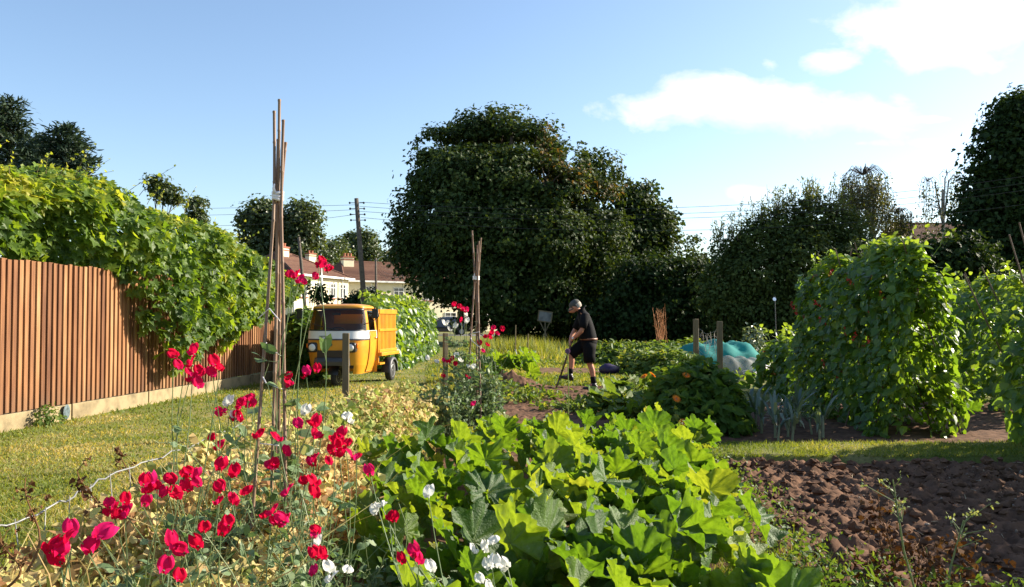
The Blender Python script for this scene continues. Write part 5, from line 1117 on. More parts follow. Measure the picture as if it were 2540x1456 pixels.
# dead dock, seed heads, horsetail weeds at the bottom right
for (x, y, d, xt, yt, n, sp, lab) in [(2215, 1470, 4.3, 2185, 1235, 26, .07, 'rusty dead dock stalk standing highest at the lower right edge of the dug bed'), (2260, 1480, 4.0, 2290, 1330, 40, .09, 'rust-brown withered dock plant in the middle of the lower right clump'), (2370, 1480, 3.9, 2390, 1340, 26, .08, 'smaller rusty dead weed nearest the bottom right corner'), (2150, 1480, 4.1, 2165, 1360, 22, .07, 'dead brown weed at the left of the lower right clump')]:
    f = P(x, y, d); f.z = .03; dead_stalk(lab, f, P(xt, yt, d), int(n * .9), sp * .8, .034, .004, 'dead dock', .015, (.25, 1))
M_SEED = mat_leaf('seed_stalk', [(0, (.10, .15, .06)), (1, (.26, .30, .16))], trans=.25, rough=.6)
for (x, y, d, xt, yt, lab) in [(2290, 1500, 3.75, 2215, 1190, 'tall pale green seed stalk standing against the dug soil'), (2345, 1500, 3.8, 2390, 1290, 'shorter leaning seed stalk right of the tall pale one'), (1700, 1150, 8.2, 1698, 1060, 'thin weed seed stalk at the squash edge, below the lowest marigold'), (1725, 1150, 8.1, 1730, 1075, 'thin seed stalk at the squash edge, near the grass path')]:
    f = P(x, y, d); f.z = .03; e = np.array(P(xt, yt, d)); t = thing('seed_stalk', tuple(f), lab, 'seed stalk', 'weed seed stalks'); b = MB(); f = np.array(f); b.tube([f, f * .5 + e * .5 + [-.02, 0, 0], e], [.006, .005, .003], 6, rnd=.5); lp = []
    for k in range(9):
        s = e - (e - f) * rng.uniform(0, .3); q = s + np.array([rng.normal() * .05, rng.normal() * .05, rng.uniform(.03, .09)]); b.tube([s, q], [.0025, .0015], 4, rnd=.6)
        for _ in range(6): lp.append(q + rng.normal(size=3) * .012)
    lp = np.array(lp); b.scat(T_DIA, lp, basis(rng.normal(size=lp.shape)), np.full(len(lp), .018), rng.random(len(lp))); b.build('foliage', M_SEED, t)
n = 2600; x, y = rng.uniform(1.15, 2.6, n), rng.uniform(2.6, 4.35, n); k = y < 4.4 - .35 * (x - 1.1); b = MB(); p = np.stack([x, y, .03 + rng.random(n) * .2], 1)[k]; m = len(p)
b.scat(T_LANCE, p, basis(rng.normal(size=(m, 3)) + [.2, 0, .5], rng.normal(size=(m, 3)) + [0, 0, .6]), rng.uniform(.03, .07, m), rng.random(m) * .7); tag(b.build('low_weeds', M_LUSH), kind='stuff')
n = 5600; y = rng.uniform(3.2, 8.1, n); x = 1.35 + .12 * (y - 3) * .4 + rng.normal(size=n) * .16; p = np.stack([x, y, .02 + rng.random(n) ** 1.5 * .28], 1)
b = MB(); b.scat(T_OVAL, p, basis(rng.normal(size=(n, 3)) + [.2, 0, .6]), rng.uniform(.012, .04, n), np.clip(rng.random(n) * .8, 0, 1)); tag(b.build('bed_edge_weeds', M_LUSH), kind='stuff')
n = 5000; p = np.concatenate([np.stack([rng.uniform(-.7, 1.9, n), rng.uniform(11.2, 15.0, n), .03 + rng.random(n) * .08], 1)]); p = p[fbm(p[:, 0], p[:, 1], 160, 3, 1.5) > .03]; m = len(p)
p[:, 2] += np.array([float(pit(np.array([[a]]), np.array([[c]]))[0, 0]) for a, c in p[:, :2]])
b = MB(); b.scat(T_OVAL, p, basis(rng.normal(size=(m, 3)) * .6 + [0, 0, .8]), rng.uniform(.05, .12, m), rng.random(m)); tag(b.build('weed_seedlings', M_LUSH), kind='stuff')
n = 1700; p = np.stack([rng.uniform(-1.0, 3.4, n), rng.uniform(15.7, 27, n), .02 + rng.random(n) * .16], 1); p = p[(fbm(p[:, 0], p[:, 1], 161, 3, .7) > .02)]; m = len(p)
b = MB(); b.scat(T_OVAL, p, basis(rng.normal(size=(m, 3)) * .7 + [0, 0, .7]), rng.uniform(.06, .12, m), rng.random(m) * .8); tag(b.build('ground_cover_weeds', M_LUSH), kind='stuff')
n = 9000; p = np.stack([rng.uniform(3, 20, n), rng.uniform(13.5, 40, n), rng.random(n) * .3], 1); p = p[fbm(p[:, 0], p[:, 1], 162, 3, .35) > -.06]; m = len(p)
b = MB(); b.scat(T_OVAL, p, basis(rng.normal(size=(m, 3)) * .7 + [0, 0, .7]), rng.uniform(.1, .24, m), rng.random(m) * .8); tag(b.build('rough_ground_cover', M_POTL), kind='stuff')
# leafy weeds between fence and three-wheeler
mound('rhubarb_clump', 'dark leafy clump between the fence end and the three-wheeler', (-4.72, 19.3), .5, 1.3, 1.65, 2600, T_OVAL, .2, M_POTL, 'leafy clump', seed=31)
mound('weed_clump', 'small green weed clump at the foot of the fence, near the left edge', (-5.97, 10.75), .14, .25, .26, 150, T_OVAL, .06, M_LUSH, 'weed', seed=32)
# ================================================================== ORANGE THREE-WHEELER
M_ORNG = mat_plain('orange_paint', (.66, .285, .018), rough=.38, spec=.5, var=.05, scale=3, dirt=(.50, .20, .02), coat=.25)
M_VWHT = mat_plain('cream_paint', (.78, .76, .74), rough=.35, var=.03)
M_BROWN = mat_plain('brown_trim', (.19, .105, .06), rough=.8)
M_CHROME = mat_plain('chrome', (.7, .7, .7), rough=.15, metal=1, var=.02)
M_AMBER = mat_plain('amber_lens', (.75, .16, .01), rough=.2)
M_DGREY = mat_plain('dark_grey_plastic', (.055, .055, .06), rough=.5)
def mat_pane():
    m, nn, ll = new_mat('clear_pane'); g = nn.new('ShaderNodeBsdfGlossy'); g.inputs['Roughness'].default_value = .03; t = nn.new('ShaderNodeBsdfTransparent'); t.inputs[0].default_value = (.86, .84, .82, 1)
    f = nn.new('ShaderNodeFresnel'); f.inputs[0].default_value = 1.4; a = nn.new('ShaderNodeMath'); a.operation = 'ADD'; a.inputs[1].default_value = .0; ll.new(f.outputs[0], a.inputs[0]); mx = nn.new('ShaderNodeMixShader'); ll.new(a.outputs[0], mx.inputs[0]); ll.new(t.outputs[0], mx.inputs[1]); ll.new(g.outputs[0], mx.inputs[2])
    o = nn.new('ShaderNodeOutputMaterial'); ll.new(mx.outputs[0], o.inputs[0]); return m
M_PANE = mat_pane()
PHI = .145
tw = thing('three_wheeler', (-3.56, 16.95, 0), 'orange three-wheeled delivery truck with a cream band and slatted cargo box on the lawn', 'three-wheeler', None, -(math.pi / 2 + PHI))
ZS = [.26, .42, .60, .80, .96, 1.13, 1.35, 1.58, 1.62]
WS = [.50, .555, .585, .605, .61, .60, .575, .535, .525]
FS = [.20, .27, .315, .335, .335, .30, .20, .075, .05]
XB, XC = -.72, -.12
def cab_pt(k, z):
    w, xf = np.interp(z, ZS, WS), np.interp(z, ZS, FS)
    if k < .2: return np.array([XB + (XC - XB) * k / .2, -w, z])
    if k > .8: return np.array([XC + (XB - XC) * (k - .8) / .2, w, z])
    t = (k - .5) / .3 * math.pi / 2; n = 2 / 2.9
    return np.array([XC + (xf - XC) * abs(math.cos(t)) ** n, w * math.copysign(abs(math.sin(t)) ** n, t), z])
def patch(b, z0, z1, k0, k1, off=0.0, nz=6, nk=None):
    nk = nk or max(3, int((k1 - k0) * 60)); V = []
    for z in np.linspace(z0, z1, nz):
        for k in np.linspace(k0, k1, nk):
            p = cab_pt(k, z)
            if off:
                d = cab_pt(min(k + .004, 1), z) - cab_pt(max(k - .004, 0), z); nrm = np.array([d[1], -d[0], 0]); p = p + off * nrm / (np.linalg.norm(nrm) + 1e-9)
            V.append(p)
    i = np.arange(nz * nk).reshape(nz, nk); b.add(V, np.stack([i[:-1, :-1], i[:-1, 1:], i[1:, 1:], i[1:, :-1]], -1).reshape(-1, 4))
def part(name, b, mat, smooth=True, par=None, **k): return b.build(name, mat, par or tw, smooth=smooth, local=True)
def P2(b, *a): patch(b, *a); return b
b = MB(); patch(b, .44, .96, 0, 1, 0, 12); patch(b, .26, .44, 0, .36, 0, 5); patch(b, .26, .44, .64, 1, 0, 5); b.add([(XB, -.61, .26), (XB, .61, .26), (XB, .60, 1.13), (XB, -.60, 1.13)], [(0, 1, 2, 3)])
body = part('cab_body', b, M_ORNG)
b = MB(); patch(b, .96, 1.135, 0, 1, .004, 4); part('cream_band', b, M_VWHT)
b = MB(); patch(b, .945, .972, .13, .87, .011, 2); part('band_trim', b, M_DGREY)
b = MB()
for z0, z1, k0, k1 in ((1.13, 1.155, .22, .78), (1.555, 1.60, .22, .78), (1.13, 1.60, .215, .245), (1.13, 1.60, .755, .785)): patch(b, z0, z1, k0, k1, .006, 5)
part('windscreen_seal', b, M_BLACK)
b = MB(); patch(b, 1.15, 1.57, .24, .76, .002, 6); part('windscreen', b, M_PANE)
for fl in (0, 1):
    b = MB()
    for k0, k1 in ((.785, .835), (.965, 1.0)): patch(b, 1.13, 1.60, *((1 - k1, 1 - k0) if fl else (k0, k1)), .0, 5)
    patch(b, 1.55, 1.60, *((0, .2) if fl else (.8, 1.)), .002, 2)
    part('window_frame', b, M_ORNG)
ks = np.linspace(0, 1, 50); rings = []
for z, sc_, lip in ((1.585, 1.0, .018), (1.605, 1.0, .024), (1.635, .97, .0), (1.66, .86, 0), (1.678, .6, 0), (1.682, .25, 0)):
    r_ = []
    for k in ks:
        p = cab_pt(k, 1.60); c = np.array([-.33, 0, z]); q = c + (p - [-.33, 0, p[2]]) * sc_; d = unit(np.array([p[0] + .33, p[1], 0])); r_.append(np.array([q[0], q[1], z]) + d * lip)
    rings.append(r_)
b = MB(); b.loft(rings); part('roof', b, M_ORNG)
b = MB()                                                                    # rear wall of the cab with its window opening
for (y0, y1, z0, z1) in ((-.58, .58, .5, 1.27), (-.58, .58, 1.47, 1.61), (-.58, -.34, 1.27, 1.47), (.34, .58, 1.27, 1.47)): b.box((XB + .02, (y0 + y1) / 2, (z0 + z1) / 2), (.03, y1 - y0, z1 - z0))
rw = part('rear_wall', b, M_BROWN, False)
b = MB(); b.box((-.5, 0, .62), (.4, .95, .16)); b.box((-.66, 0, .9), (.1, .95, .5)); part('seat', b, M_BROWN, False)
b = MB(); b.box((.05, 0, 1.06), (.2, 1.0, .06)); part('dashboard', b, M_BROWN, False)
b = MB(); b.box((-.28, 0, .40), (.8, .95, .06)); part('cab_floor', b, M_BLACK, False)
b = MB(); b.tube([(-.02 + .0 * a, .17 * math.cos(a), 1.10 + .1 * math.sin(a)) for a in np.linspace(0, 2 * np.pi, 17)], .012, 5); part('handlebar', b, M_BLACK)
for s in (1, -1):
    ka, kb = (.832, .972) if s > 0 else (.028, .168)
    b = MB(); patch(b, .30, 1.12, ka, kb, .014, 9, 14)
    dr = part('door', b, M_ORNG)
    b = MB()
    for z in (.30, 1.12): b.tube([cab_pt(k, z) + [0, s * .016, 0] for k in np.linspace(ka, kb, 8)], .008, 5)
    for k in (ka, kb): b.tube([cab_pt(k, z) + [0, s * .016, 0] for z in np.linspace(.30, 1.12, 8)], .008, 5)
    part('door_edge', b, M_ORNG, True, dr)
    b = MB(); p = cab_pt(.95 if s > 0 else .05, .98) + [0, s * .03, 0]; b.tube([p + [.06, 0, .01], p + [.0, s * .015, 0], p + [-.05, 0, -.01]], [.01, .016, .009], 6); part('handle', b, M_CHROME, True, dr)
    b = MB(); patch(b, 1.15, 1.545, *( (.838, .962) if s > 0 else (.038, .162)), .003, 4); part('side_window', b, M_PANE)
    b = MB(); c = np.array([.02, s * .545, 1.50]); m = np.array([.02, s * .80, 1.475])
    b.tube([c + [0, 0, .05], c + [.02, s * .10, .065], m + [.03, s * .06, .09], m + [.03, s * .09, -.05], m + [.02, s * -.05, -.16], np.array([.08, s * .585, 1.26])], .009, 6); part('mirror_arm', b, M_BLACK)
    b = MB(); b.box(m, (.05, .13, .19)); mm_ = bevel(part('mirror', b, M_BLACK, False), .02)
    y = s * .40; xf = .315
    b = MB(); rr = lambda g: [(xf + g[0], y + math.copysign(abs(math.cos(a)) ** .5, math.cos(a)) * g[1] , .80 + math.copysign(abs(math.sin(a)) ** .5, math.sin(a)) * g[1]) for a in np.linspace(0, 2 * np.pi, 20, endpoint=False)]
    b.loft([rr((-.12, .10)), rr((.015, .10)), rr((.03, .085)), rr((.032, .07))]); hl = part('headlight', b, M_BLACK)
    b = MB(); b.loft([[(xf + gx, y + math.cos(a) * gr_, .80 + math.sin(a) * gr_) for a in np.linspace(0, 2 * np.pi, 18, endpoint=False)] for gx, gr_ in ((.02, .074), (.04, .07), (.058, .045), (.062, .015))]); part('headlight_lens', b, M_VWHT, True, hl)
    b = MB(); b.box((xf - .05, y + s * .112, .835), (.10, .05, .085)); bevel(part('indicator', b, M_AMBER, False, hl), .012)
b = MB(); b.box((.325, 0, .665), (.045, .60, .15)); bevel(part('grille', b, M_BLACK, False), .012)
b = MB(); sec = [(.27, .62), (.40, .585), (.45, .52), (.44, .445), (.27, .43)]
b.loft([[(x - e * .10, y, z) for x, z in sec] for y, e in ((-.36, 1), (-.27, 0), (.27, 0), (.36, 1))]); part('front_bumper', b, M_DGREY, False)
b = MB(); a_ = np.linspace(.2, math.pi - .2, 12); ra = lambda y, r: [(.05 + r * math.cos(a), y, .2 + r * math.sin(a)) for a in a_]
b.loft([ra(-.11, .225), ra(-.09, .245), ra(.09, .245), ra(.11, .225)], closed=False, cap=False); b.box((.0, 0, .42), (.3, .5, .1)); part('mudguard', b, M_BLACK)
def wheel(x, y, w_=.10, r=.205):
    b = MB(); n = 28
    pr = [(-w_ / 2, r * .62), (-w_ / 2, r * .92), (-w_ * .3, r), (w_ * .3, r), (w_ / 2, r * .92), (w_ / 2, r * .62)]
    b.loft([[(x + math.cos(a) * q, y + o, r + math.sin(a) * q) for a in np.linspace(0, 2 * np.pi, n, endpoint=False)] for o, q in pr]); t_ = part('wheel', b, M_RUB)
    b = MB(); s = 1 if y >= 0 else -1
    for s in (-1, 1): b.loft([[(x + math.cos(a) * q, y + s * o, r + math.sin(a) * q) for a in np.linspace(0, 2 * np.pi, n, endpoint=False)] for o, q in ((w_ * .45, r * .66), (w_ * .53, r * .62), (w_ * .35, r * .45), (w_ * .42, r * .2), (w_ * .5, r * .15))])
    part('rim', b, M_METAL, True, t_)
wheel(.05, 0)
XR = -1.72
for s in (1, -1):
    wheel(XR, s * .60, .13, .225)
    b = MB(); ra = lambda y, r, z0=.225: [(XR + r * math.cos(a), y, z0 + r * math.sin(a)) for a in np.linspace(-.1, math.pi + .1, 16)]
    b.loft([ra(s * .48, .27), ra(s * .50, .30), ra(s * .66, .31), ra(s * .70, .29), ra(s * .70, .25)], closed=False, cap=False); part('rear_mudguard', b, M_DGREY)
b = MB(); P_ = [(.26, -.02), (.27, -.30), (.33, -.30), (.33, -.02)]
b.tube([cab_pt(.52, 1.15) + [.02, 0, 0], cab_pt(.47, 1.20) + [.02, 0, 0], cab_pt(.34, 1.275) + [.02, 0, 0]], [.012, .009, .007], 5); part('wiper', b, M_BLACK)
b = MB(); b.tube([(.10, -.02, 1.575), (.02, -.02, 1.50)], .008, 5); b.box((.0, -.02, 1.475), (.02, .17, .055)); part('inner_mirror', b, M_BLACK, False)
b = MB(); p = cab_pt(.5, .87); b.loft([[(p[0] + gx, -.02 + math.cos(a) * g_, .86 + math.sin(a) * g_) for a in np.linspace(0, 2 * np.pi, 6, endpoint=False)] for gx, g_ in ((-.01, .042), (.012, .042), (.016, .03))]); part('badge', b, M_DGREY, False)
b = MB(); p = cab_pt(.44, 1.02); b.box((p[0] + .012, -.155, 1.015), (.012, .22, .036)); pl_ = part('name_plate', b, mat_plain('plate_green', (.045, .085, .04), rough=.5), False)
b = MB()
for k in range(9): b.box((p[0] + .02, -.25 + k * .0235, 1.015), (.006, .007 + .008 * (k % 3 == 0), .018))
part('plate_lettering', b, M_VWHT, False, pl_)
# cargo box
X0, X1, YW, Z0, Z1 = -.80, -2.15, .615, .66, 1.58
b = MB(); b.box((X0 - .02, 0, (Z1 + .44) / 2), (.04, YW * 2, Z1 - .44)); part('bulkhead', b, M_ORNG, False)
for s in (1, -1):
    b = MB(); b.box(((X0 + X1) / 2 - .02, s * (YW - .085), (Z0 + Z1) / 2), (X0 - X1 - .06, .02, Z1 - Z0 - .02))
    for z, h in ((Z0 + .03, .06), (1.13, .055), (Z1 - .05, .10)): b.box(((X0 + X1) / 2 - .02, s * (YW - .022), z), (X0 - X1 - .05, .08, h))
    for k in range(13): b.box((X0 - .08 - k * (X0 - X1 - .14) / 12, s * (YW - .03), (Z0 + Z1) / 2), (.058, .05, Z1 - Z0 - .1))
    bevel(part('side_panel', b, M_ORNG, False), .006)
    b = MB(); b.box(((X0 + X1) / 2, s * (YW + .03), Z0 - .04), (X0 - X1, .10, .075)); bevel(part('side_rail', b, M_ORNG, False), .01)
b = MB(); b.box((X1 + .02, 0, (Z0 + Z1) / 2), (.04, YW * 2 - .08, Z1 - Z0)); part('tailgate', b, M_ORNG, False)
b = MB(); b.box(((X0 + X1) / 2, 0, Z0 - .02), (X0 - X1 - .06, YW * 2 - .1, .04)); part('cargo_floor', b, M_ORNG, False)
b = MB(); b.box((-.98, .5, .42), (.34, .3, .04)); part('side_step', b, M_ORNG, False)
b = MB(); b.box((-1.3, 0, .48), (1.7, .45, .16)); b.tube([(XR, -.6, .225), (XR, .6, .225)], .04, 8); part('chassis', b, M_BLACK, False)
b = MB()
for y in (.1, .45): b.tube([(X0 - .02, y, Z1), (X0 - .02, y, Z1 + .035)], [.012, .02], 6)
part('stake_pins', b, M_ORNG)

# ================================================================== MAN DIGGING
M_SKIN = mat_plain('skin', (.50, .22, .13), rough=.5, spec=.35, var=.08, scale=14)
M_SHIRT = mat_plain('black_cloth', (.007, .007, .008), rough=.85, spec=.15, scale=20)
M_SHORT = mat_plain('black_shorts_cloth', (.006, .006, .0065), rough=.85, spec=.15, scale=20)
M_CAP = mat_plain('grey_cap_cloth', (.07, .068, .058), rough=.9, scale=20)
M_HAIR = mat_plain('grey_hair', (.36, .31, .25), rough=.8, scale=40)
M_LEATH = mat_plain('black_leather', (.017, .015, .014), rough=.45)
M_BELT = mat_plain('brown_leather', (.20, .07, .03), rough=.5)
M_WOODD = mat_plain('worn_wood', (.12, .075, .045), rough=.7, scale=12)
M_IRON = mat_plain('worn_steel', (.11, .085, .07), rough=.5, metal=.6)
def skin(name, nodes, edges, mat, parent, sub=2, root='pelvis', off=(0, 0, 0)):
    names = list(nodes); me = bpy.data.meshes.new(name); me.from_pydata([Vector(nodes[n][0]) for n in names], [(names.index(a), names.index(c)) for a, c in edges], [])
    o = bpy.data.objects.new(name, me); COL.objects.link(o); o.modifiers.new('skin', 'SKIN')
    if not me.skin_vertices: me.skin_vertices.new()
    for i, n in enumerate(names):
        r = nodes[n][1]; d = me.skin_vertices[0].data[i]; d.radius = (r, r) if np.isscalar(r) else r; d.use_root = (n == root)
    s = o.modifiers.new('sub', 'SUBSURF'); s.levels = sub; s.render_levels = sub
    dg = bpy.context.evaluated_depsgraph_get(); ev = o.evaluated_get(dg); m2 = bpy.data.meshes.new_from_object(ev); bpy.data.objects.remove(o)
    m2.name = name; m2.materials.clear(); m2.materials.append(mat)
    for p in m2.polygons: p.use_smooth = True
    o2 = mesh_obj(name, m2, parent); return o2
man = thing('person', (1.494, 16.2, .0), 'man in grey cap, black polo shirt and shorts stooping over his fork', 'person')
FT, FBm = np.array([-.318, 0.0, .955]), np.array([-.565, .06, .20])           # fork shaft top and bottom
N = {'pelvis': ((.0, 0, .93), .14), 'waist': ((-.02, 0, 1.06), .125), 'chest': ((-.05, 0, 1.27), .12), 'upchest': ((-.09, 0, 1.42), .10), 'neckb': ((-.14, 0, 1.50), .062), 'neck': ((-.195, 0, 1.545), .06), 'skull': ((-.275, 0, 1.61), .095), 'face': ((-.315, 0, 1.535), .07), 'chin': ((-.315, 0, 1.482), .04), 'nose': ((-.392, 0, 1.515), .013),
     'ear_l': ((-.255, -.098, 1.60), .018), 'ear_r': ((-.255, .098, 1.60), .018),
     'sh_l': ((-.085, -.185, 1.41), .07), 'el_l': ((-.155, -.265, 1.15), .047), 'fa_l': ((-.24, -.19, 1.06), .044), 'wr_l': ((-.315, -.085, .985), .030), 'pa_l': ((-.338, -.040, .962), .034),
     'sh_r': ((-.11, .185, 1.42), .07), 'el_r': ((-.255, .25, 1.14), .047), 'fa_r': ((-.315, .19, 1.04), .044), 'wr_r': ((-.355, .095, .925), .030), 'pa_r': ((-.362, .050, .885), .034),
     'hip_l': ((.0, -.10, .86), .11), 'kn_l': ((.0, -.115, .53), .062), 'ca_l': ((.055, -.115, .38), .060), 'an_l': ((.085, -.115, .12), .040), 'to_l': ((-.06, -.12, .04), .035),
     'hip_r': ((-.06, .10, .86), .11), 'kn_r': ((-.335, .10, .70), .064), 'ca_r': ((-.322, .10, .53), .060), 'an_r': ((-.355, .09, .27), .040), 'to_r': ((-.50, .085, .24), .035)}
E = [('pelvis', 'waist'), ('waist', 'chest'), ('chest', 'upchest'), ('upchest', 'neckb'), ('neckb', 'neck'), ('neck', 'skull'), ('skull', 'face'), ('face', 'chin'), ('face', 'nose'), ('skull', 'ear_l'), ('skull', 'ear_r'), ('upchest', 'sh_l'), ('sh_l', 'el_l'), ('el_l', 'fa_l'), ('fa_l', 'wr_l'), ('wr_l', 'pa_l'),
     ('upchest', 'sh_r'), ('sh_r', 'el_r'), ('el_r', 'fa_r'), ('fa_r', 'wr_r'), ('wr_r', 'pa_r'), ('pelvis', 'hip_l'), ('hip_l', 'kn_l'), ('kn_l', 'ca_l'), ('ca_l', 'an_l'), ('an_l', 'to_l'), ('pelvis', 'hip_r'), ('hip_r', 'kn_r'), ('kn_r', 'ca_r'), ('ca_r', 'an_r'), ('an_r', 'to_r')]
ax = unit(FBm - FT)
for sfx, sg in (('l', -1), ('r', 1)):                                            # five fingers curled round the shaft
    pa = np.array(N['pa_' + sfx][0]); foot_ = FT + ax * np.dot(pa - FT, ax); rad0 = unit(pa - foot_); tang = unit(np.cross(ax, rad0)) * -sg
    for i, (ln, o) in enumerate(((.8, -.030), (1.0, -.010), (.95, .010), (.75, .029))):
        prev = 'pa_' + sfx
        for j, a in enumerate((.5, 1.3, 2.2, 3.0)):
            if j == 3 and ln < .9: continue
            rr = .029 if j else .034; p = foot_ + ax * o + rr * (rad0 * math.cos(a * ln) + tang * math.sin(a * ln)); k = f'f{i}{j}{sfx}'; N[k] = (tuple(p), .0095 - .0008 * j); E.append((prev, k)); prev = k
    p1 = foot_ - ax * .030 + .034 * (rad0 * .75 - tang * .65); p2 = foot_ - ax * .048 + .030 * (rad0 * -.1 - tang * 1.0); N['t1' + sfx] = (tuple(p1), .012); N['t2' + sfx] = (tuple(p2), .010); E += [('pa_' + sfx, 't1' + sfx), ('t1' + sfx, 't2' + sfx)]
skin('body', N, E, M_SKIN, man)
def ell(c, a, b_, n=24, tilt=0.0):
    th = np.arange(n) * 2 * np.pi / n; x, y = np.cos(th) * a, np.sin(th) * b_; return np.stack([c[0] + x, c[1] + y, c[2] + x * tilt + 0 * th], 1)
b = MB(); b.loft([ell((.0, 0, .965), .158, .195), ell((-.012, 0, .99), .172, .205), ell((-.022, 0, 1.07), .168, .205), ell((-.03, 0, 1.2), .142, .205), ell((-.062, 0, 1.32), .135, .215), ell((-.09, 0, 1.40), .125, .225, tilt=.12), ell((-.11, 0, 1.455), .105, .19, tilt=.2), ell((-.135, 0, 1.50), .085, .115, tilt=.35), ell((-.15, 0, 1.535), .075, .078, tilt=.45), ell((-.155, 0, 1.56), .080, .080, tilt=.5)])
for s in (-1, 1):
    sh, el = np.array(N['sh_' + 'lr'[s > 0]][0]), np.array(N['el_' + 'lr'[s > 0]][0]); m = sh + (el - sh) * .86
    b.tube([sh + [.02, -s * .07, .02], sh + [0, 0, .01], (sh + m) / 2, m], [.08, .092, .086, .078], 14)
sh_o = b.build('polo_shirt', M_SHIRT, man, smooth=True, local=True)
b = MB(); b.loft([ell((-.175, 0, 1.545), .076, .08, tilt=.5), ell((-.148, 0, 1.585), .088, .088, tilt=.55), ell((-.14, 0, 1.568), .098, .096, tilt=.55)], cap=False); b.build('collar', M_SHIRT, sh_o, smooth=True, local=True)
b = MB(); b.loft([ell((0, 0, .995), .165, .198), ell((.005, 0, .93), .165, .20), ell((.0, 0, .86), .155, .205), ell((-.03, 0, .80), .12, .19)])
b.tube([(.02, -.09, .90), (.0, -.105, .80), (.0, -.115, .66), (.008, -.118, .525)], [.125, .13, .115, .112], 16); b.tube([(.0, .09, .88), (-.12, .10, .845), (-.26, .10, .745), (-.345, .10, .665)], [.12, .128, .112, .103], 16)
b.build('shorts', M_SHORT, man, smooth=True, local=True)
b = MB(); b.loft([ell((0, 0, .962), .167, .201), ell((0, 0, .962), .174, .208), ell((0, 0, 1.0), .174, .208), ell((0, 0, 1.0), .167, .201)], cap=False); b.build('belt', M_BELT, man, smooth=True, local=True)
# cap, hair, watch, socks, boots
cf, cu = unit(np.array([-.80, 0, -.60])), unit(np.array([-.60, 0, .80])); cc = np.array([-.262, 0, 1.640])
rings = []
for h, r in ((-.012, 1.0), (.03, 1.0), (.065, .88), (.092, .62), (.105, .25)): rings.append([cc + cu * h + (cf * math.cos(a) * .118 + np.array([0, 1, 0]) * math.sin(a) * .100) * r for a in np.linspace(0, 2 * np.pi, 24, endpoint=False)])
b = MB(); b.loft(rings)
top, bot = [], []
for e, dz in ((.0, .0), (.5, -.004), (1.0, -.022)):
    top.append([cc + cu * (-.006 + dz - .018 * abs(math.sin(a)) ** 2) + cf * math.cos(a) * (.115 + .075 * e) + cu * .012 * e + np.array([0, 1, 0]) * math.sin(a) * (.097 - .01 * e) for a in np.linspace(-1.2, 1.2, 13)])
b.loft(top, closed=False, cap=False); b.loft([[p - cu * .004 for p in q] for q in top], closed=False, cap=False); b.build('cap', M_CAP, man, smooth=True, local=True)
b = MB(); b.loft([[cc - cu * h - cf * .012 + (cf * math.cos(a) * .106 + np.array([0, 1, 0]) * math.sin(a) * .100) * r for a in np.linspace(1.5, 2 * np.pi - 1.5, 14)] for h, r in ((-.01, 1.0), (.025, 1.0), (.055, .93), (.085, .8))], closed=False, cap=False); b.build('hair', M_HAIR, man, smooth=True, local=True)
for s in (-1, 1):
    b = MB(); b.add(ICO_V * .011 + np.array([-.375, s * .032, 1.545]), None, ICO_T); b.build('eye', M_BLACK, man, smooth=True, local=True)
wl_ = np.array(N['wr_l'][0]); fd = unit(wl_ - np.array(N['fa_l'][0])); 
b = MB(); b.tube([wl_ - fd * .03, wl_ - fd * .01], .036, 12); b.add(ICO_V * [.02, .012, .02] + wl_ - fd * .02 + [.0, -.038, .01], None, ICO_T); b.build('watch', M_CHROME, man, smooth=True, local=True)
def shoe(an, toe, name='boot'):
    an, toe = np.array(an), np.array(toe); f = unit((toe - an) * [1, 1, 0]); pitch = (toe[2] - an[2]); sd_ = np.array([-f[1], f[0], 0]); L = .29
    up0 = unit(np.array([0, 0, 1.0]) - f * 0); sl = math.atan2(pitch, np.linalg.norm((toe - an)[:2])); fw = f * math.cos(sl) + np.array([0, 0, 1]) * math.sin(sl); up = -f * math.sin(sl) + np.array([0, 0, 1]) * math.cos(sl)
    b = MB(); heel = an - fw * .075 - up * .085; rings = []
    for s, w, h, l in ((0, .032, .06, .0), (.05, .042, .10, 0), (.16, .043, .125, 0), (.40, .044, .12, 0), (.58, .048, .08, 0), (.80, .048, .062, 0), (.95, .036, .05, .01), (1.0, .015, .035, .016)):
        c = heel + fw * L * s + up * l; rings.append([c + sd_ * w * math.cos(a) + up * (h * .5 + h * .5 * math.sin(a)) for a in np.linspace(0, 2 * np.pi, 14, endpoint=False)])
    b.loft(rings); b.tube([an - up * .03, an + np.array([0, 0, .05])], [.052, .055], 12); b.box(heel + fw * .09 - up * -.006, (.01, .01, .01)); return b.build(name, M_LEATH, man, smooth=True, local=True)
shoe((.085, -.115, .085), (-.06, -.12, .085)); shoe((-.358, .09, .255), (-.55, .085, .295))
for an, kn in (((.085, -.115, .13), (.07, -.115, .26)), ((-.357, .09, .30), (-.343, .095, .40))):
    b = MB(); b.tube([an, (np.array(an) + kn) / 2, kn], [.052, .053, .055], 14); b.build('sock', M_SHIRT, man, smooth=True, local=True)
